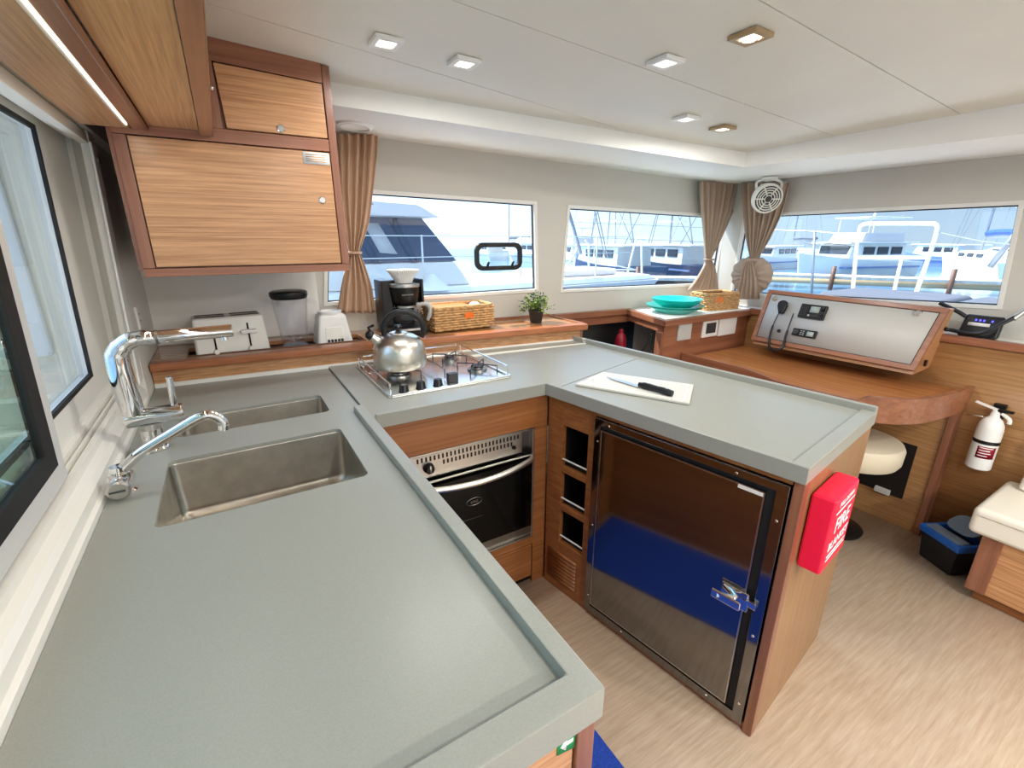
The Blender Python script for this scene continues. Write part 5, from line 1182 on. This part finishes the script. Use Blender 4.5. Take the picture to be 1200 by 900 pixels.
for x in (-2.2, .3, 3.5, 6.0, 8.5):
    y = 8.55 + (x + 6) * .071 + .08; MB().tube([(x, y, .44), (x, y, 1.50)], .022, 8).build('stanchion', 'gel_white', t)
for z in (1.06, 1.48): MB().tube([(-6, 8.63, z), (9.9, 9.73, z)], .010, 6).build('lifeline_wire', 'gel_white', t)
MB().lathe([(0, .30), (.06, .28), (.16, .16), (.30, .06), (.42, 0)], (3.6, 9.05, .44), 16).build('rope_heap', 'rope', t)
# bow of the catamaran: pulpit frames and rigging
def NP_(x, y, Y=9.9): return PY(x, y, Y)
for pts in ([(735, 322), (744, 285), (746, 280), (757, 281)], [(752, 322), (752, 284)], [(664, 313), (676, 293), (680, 288)], [(672, 313), (676, 290)], [(690, 314), (690, 286), (686, 282)]):
    MB().tube([NP_(*p) for p in pts], .028, 8).build('pulpit_tube', 'gel_white', t)
for pts in ([(680, 302), (745, 316)], [(664, 316), (745, 316)]): MB().tube([NP_(*p) for p in pts], .018, 8).build('pulpit_rail', 'gel_white', t)
MB().tube([NP_(661, 230), NP_(681, 298)], .045, 8).build('forestay', 'spar', t)
MB().tube([NP_(692, 225), NP_(709, 302)], .016, 6).build('shroud', 'spar', t)
MB().tube([NP_(695.5, 225), NP_(712, 302)], .016, 6).build('shroud', 'spar', t)
for y in (262, 279): MB().tube([NP_(640, y - 3), NP_(830, y + 5)], .007, 6).build('guard_wire', 'spar', t)
B('deck_locker', 'gel_shade', t, 7.0, 9.6, 10.0, 11.4, .44, .62, .05)
# ---- boats across the basin
def boat_frame(px, d, head):
    o = az_pt(px, d, WZ); a = math.radians(head); x = V((math.cos(a), math.sin(a), 0)); return o, x, V((-x.y, x.x, 0))
def hull(fr, L, W_, h, mat, t, sheer=.35, name='hull'):
    o, x, y = fr; b = MB(); b.frame(o, x, y, (0, 0, 1)); rows = []
    for k in range(9):
        u_ = k / 8; s = -L / 2 + L * u_; w = W_ / 2 * (1 if u_ < .5 else max(.03, 1 - ((u_ - .5) / .5) ** 2.2)); z = h + sheer * max(0, u_ - .3) ** 1.5
        rows.append([V((s, -w, z)), V((s - .12 * u_ * L * .3, -w * .78, -.15)), V((s - .12 * u_ * L * .3, w * .78, -.15)), V((s, w, z))])
    b.grid(rows, True); b.face([3, 2, 1, 0]); n_ = len(b.v); b.face([n_ - 4, n_ - 3, n_ - 2, n_ - 1]); return b.build(name, mat, t, angle=50)
def lbox(fr, t, name, mat, x0, x1, y0, y1, z0, z1, rake=0, rake2=0, inset=0, bevel=.04):
    o, x, y = fr; b = MB(); b.frame(o, x, y, (0, 0, 1))
    return b.hexa([(x0, y0, z0), (x1, y0, z0), (x1, y1, z0), (x0, y1, z0), (x0 + rake2, y0 + inset, z1), (x1 - rake, y0 + inset, z1), (x1 - rake, y1 - inset, z1), (x0 + rake2, y1 - inset, z1)]).build(name, mat, t, bevel)
def ltube(fr, t, name, mat, pts, r, smooth=0):
    o, x, y = fr; b = MB(); b.frame(o, x, y, (0, 0, 1)); return b.tube([V(p) for p in pts], r, 6, smooth=smooth).build(name, mat, t)
def trawler(px, d, head, k, label, hullm='gel_white', fly=True, tower=False, housem='gel_white'):
    fr = boat_frame(px, d, head); t = thing('motor_yacht', fr[0], label, 'boat')
    hull(fr, 9 * k, 3.0 * k, 1.0 * k, hullm, t, .9 * k); 
    lbox(fr, t, 'deckhouse', housem, -3.2 * k, 1.9 * k, -1.2 * k, 1.2 * k, .95 * k, 2.1 * k, .5 * k, .05 * k, .08 * k)
    for sy in (-1, 1):
        for s0 in (-2.7, -1.5, -.3): lbox(fr, t, 'window', 'boat_glass', s0 * k, (s0 + .9) * k, sy * 1.20 * k - .04 * k, sy * 1.20 * k + .02 * k, 1.45 * k, 1.9 * k, 0, 0, 0, .01)
    lbox(fr, t, 'windscreen', 'boat_glass', 1.40 * k, 1.72 * k, -.95 * k, .95 * k, 1.45 * k, 1.95 * k, .2 * k, .2 * k, 0, .01)
    lbox(fr, t, 'side_stripe', 'hull_blue', -4.3 * k, 2.2 * k, -1.49 * k, 1.49 * k, .62 * k, .72 * k, 0, 0, 0, .01)
    lbox(fr, t, 'roof', 'gel_white', -4.0 * k, 2.1 * k, -1.35 * k, 1.35 * k, 2.1 * k, 2.2 * k, .1 * k, 0, 0, .03)
    if fly:
        lbox(fr, t, 'flybridge', 'gel_shade', -2.9 * k, .9 * k, -1.1 * k, 1.1 * k, 2.2 * k, 2.75 * k, .35 * k, 0, .06 * k)
        lbox(fr, t, 'fly_top', 'gel_white', -3.0 * k, .6 * k, -1.2 * k, 1.2 * k, 3.62 * k, 3.70 * k)
        for sx, sy in ((-2.8, -1), (-2.8, 1), (.3, -1), (.3, 1)): ltube(fr, t, 'fly_post', 'gel_white', [(sx * k, sy * k, 2.6 * k), (sx * k, sy * k, 3.65 * k)], .035 * k)
        ltube(fr, t, 'radar_mast', 'gel_white', [(-1.2 * k, 0, 3.7 * k), (-1.4 * k, 0, 4.5 * k)], .06 * k)
        lbox(fr, t, 'radar_dome', 'gel_white', -1.6 * k, -1.1 * k, -.25 * k, .25 * k, 4.1 * k, 4.3 * k)
        ltube(fr, t, 'aerial', 'spar', [(-2.6 * k, .8 * k, 3.7 * k), (-3.0 * k, .8 * k, 5.3 * k)], .02 * k)
    if tower:
        for sx, sy in ((-1.6, -1), (-1.6, 1), (.6, -1), (.6, 1)): ltube(fr, t, 'tower_leg', 'spar', [(sx * k, sy * .95 * k, 2.2 * k), (sx * .45 * k - .2 * k, sy * .42 * k, 6.0 * k)], .04 * k)
        for z, q in ((3.6, .72), (4.8, .56), (6.0, .42)): lbox(fr, t, 'tower_platform', 'gel_white', (-1.6 * q) * k, .5 * q * k, -.9 * q * k, .9 * q * k, z * k, (z + .08) * k, 0, 0, 0, .01)
        ltube(fr, t, 'tower_brace', 'spar', [(-1.5 * k, -.9 * k, 2.3 * k), (.4 * k, -.6 * k, 4.8 * k)], .025 * k); ltube(fr, t, 'tower_brace', 'spar', [(.6 * k, -.9 * k, 2.3 * k), (-1.1 * k, -.6 * k, 4.8 * k)], .025 * k)
        for sy in (-1, 1): ltube(fr, t, 'outrigger', 'spar', [(0, sy * 1.2 * k, 2.0 * k), (-2.6 * k, sy * 2.2 * k, 7.2 * k)], .03 * k)
    o, x, y = fr
    for sy in (-1, 1): ltube(fr, t, 'bow_rail', 'spar', [(1.5 * k, sy * 1.25 * k, 1.9 * k), (3.0 * k, sy * .95 * k, 2.1 * k), (4.3 * k, sy * .2 * k, 2.25 * k)], .025 * k)
    return t
def sailboat(px, d, head, k, label, cover='sail_blue', hullm='gel_white', mast=13):
    fr = boat_frame(px, d, head); t = thing('sailing_boat', fr[0], label, 'boat')
    hull(fr, 10 * k, 2.9 * k, .95 * k, hullm, t, .5 * k)
    c = lbox(fr, t, 'cabin', 'gel_white', -2.6 * k, 1.8 * k, -.95 * k, .95 * k, .95 * k, 1.45 * k, .8 * k, .1 * k, .15 * k)
    for sy in (-1, 1):
        for s0 in (-2.0, -.9, .2): lbox(fr, t, 'window', 'boat_glass', s0 * k, (s0 + .7) * k, sy * .90 * k - .03, sy * .90 * k + .03, 1.1 * k, 1.32 * k, 0, 0, 0, .01)
    ltube(fr, t, 'mast', 'spar', [(.6 * k, 0, 1.2 * k), (.45 * k, 0, mast * k)], .07 * k)
    ltube(fr, t, 'boom', 'spar', [(.6 * k, 0, 2.2 * k), (-3.4 * k, 0, 2.3 * k)], .05 * k)
    ltube(fr, t, 'sail_cover', cover, [(.4 * k, 0, 2.45 * k), (-1.2 * k, 0, 2.5 * k), (-3.2 * k, 0, 2.45 * k)], .18 * k, 4)
    for p in ((4.7, 0, 1.4), (-4.8, 0, 1.0), (.4, 1.4, .95), (.4, -1.4, .95)): ltube(fr, t, 'stay', 'spar', [(p[0] * k, p[1] * k, p[2] * k), (.45 * k, 0, mast * k * .98)], .015 * k)
    ltube(fr, t, 'spreader', 'spar', [(.5 * k, -.9 * k, mast * .55 * k), (.5 * k, .9 * k, mast * .55 * k)], .03 * k)
    return t
trawler(1002, 39, 166, 1.02, 'white trawler yacht with flybridge beyond the front window', housem='gel_white')
trawler(905, 46, 184, .85, 'low white motor cruiser beyond the bunched curtain', fly=False)
sailboat(1160, 46, 36, 1.15, 'white sailing boat with blue sail cover at the right', 'sail_blue')
sailboat(934, 61, 60, 1.0, 'distant sailing boat with grey cover left of the trawler', 'bimini')
trawler(712, 30, 78, .95, 'sport fishing boat with tall tower, hull darkened for dock shadow, left of two', fly=False, tower=True, hullm='slate_blue')  # this hull and the next carry the dark band of dock and shadow
trawler(780, 33, 80, .95, 'sport fishing boat with tall tower, hull darkened for dock shadow, nearest the curtain', fly=False, tower=True, hullm='slate_blue')
trawler(672, 44, 70, .9, 'far white motor yacht behind the catamaran rigging', fly=True)
trawler(618, 52, 90, .9, 'far white motor yacht seen beyond the black framed port', fly=True)
trawler(572, 58, 80, .8, 'most distant motor yacht seen above the black framed port', fly=False)
trawler(1104, 60, 60, .9, 'distant low motor yacht between trawler and sailing boat', fly=False, hullm='hull_blue')
sailboat(1196, 60, 60, 1.2, 'farthest sailing boat with bare mast at the right window edge', 'bimini')
sailboat(600, 61, 100, 1.0, 'distant sailing boat with thin mast above the black framed port', 'bimini')
# docks
def dock(name, a, c, w, label):
    d = (c - a).normalized(); n_ = V((-d.y, d.x, 0)); L = (c - a).length; t = thing(name, (a + c) / 2 * 1.0 + V((0, 0, 0)), label, 'dock')
    MB().frame(a, d, n_, (0, 0, 1)).box(0, L, -w / 2, w / 2, .52, .66).build('walkway', 'dock_wood', t, .01)
    MB().frame(a, d, n_, (0, 0, 1)).box(0, L, -w / 2 + .1, w / 2 - .1, .25, .515).build('fascia', 'tan' if 'pale' in label else 'grey_dark', t)  # second dock's fascia darkened to draw hull shadow and dark water
    k = 0
    while k < L:
        MB().frame(a, d, n_, (0, 0, 1)).tube([(k, -w / 2 - .12, -.6), (k, -w / 2 - .12, 1.15)], .10, 8).build('piling', 'dark_wood', t); k += 4.5
    return t
dock('dock', az_pt(866, 29, WZ), az_pt(1260, 31, WZ), 1.6, 'long pale dock crossing behind the front window')
dock('dock', az_pt(640, 24, WZ), az_pt(850, 24.5, WZ), 1.4, 'dock with dark pilings beyond the catamaran bow')
# cockpit aft, seen through the sliding window
b = MB(); b.box(-3.2, -.43, -3, 4.2, -.25, -.05); struct(b.build('cockpit_floor', 'gel_white', None), 'white cockpit floor outside the sliding window', 'deck')
t = thing('cockpit_shelter', (-1.6, 2.3, -.05), 'cream cockpit bulkhead and added sun-blocking hardtop outside the sliding window', 'cockpit')
B('bulkhead', 'cream', t, -2.6, -.43, 2.42, 2.54, -.05, 2.12, .02)
B('bulkhead_panel', 'gel_white', t, -1.05, -.62, 2.39, 2.42, 1.0, 1.95, .02)
B('bench', 'gel_white', t, -2.6, -.6, 1.9, 2.41, -.05, .45, .05)
B('bench_back', 'cream', t, -2.6, -.9, 2.28, 2.41, .45, .95, .04)
B('hardtop', 'gel_white', t, -.82, -.43, -.35, 3.1, 2.12, 2.22, .04)  # unseen roof added to keep the sun out of the sliding window
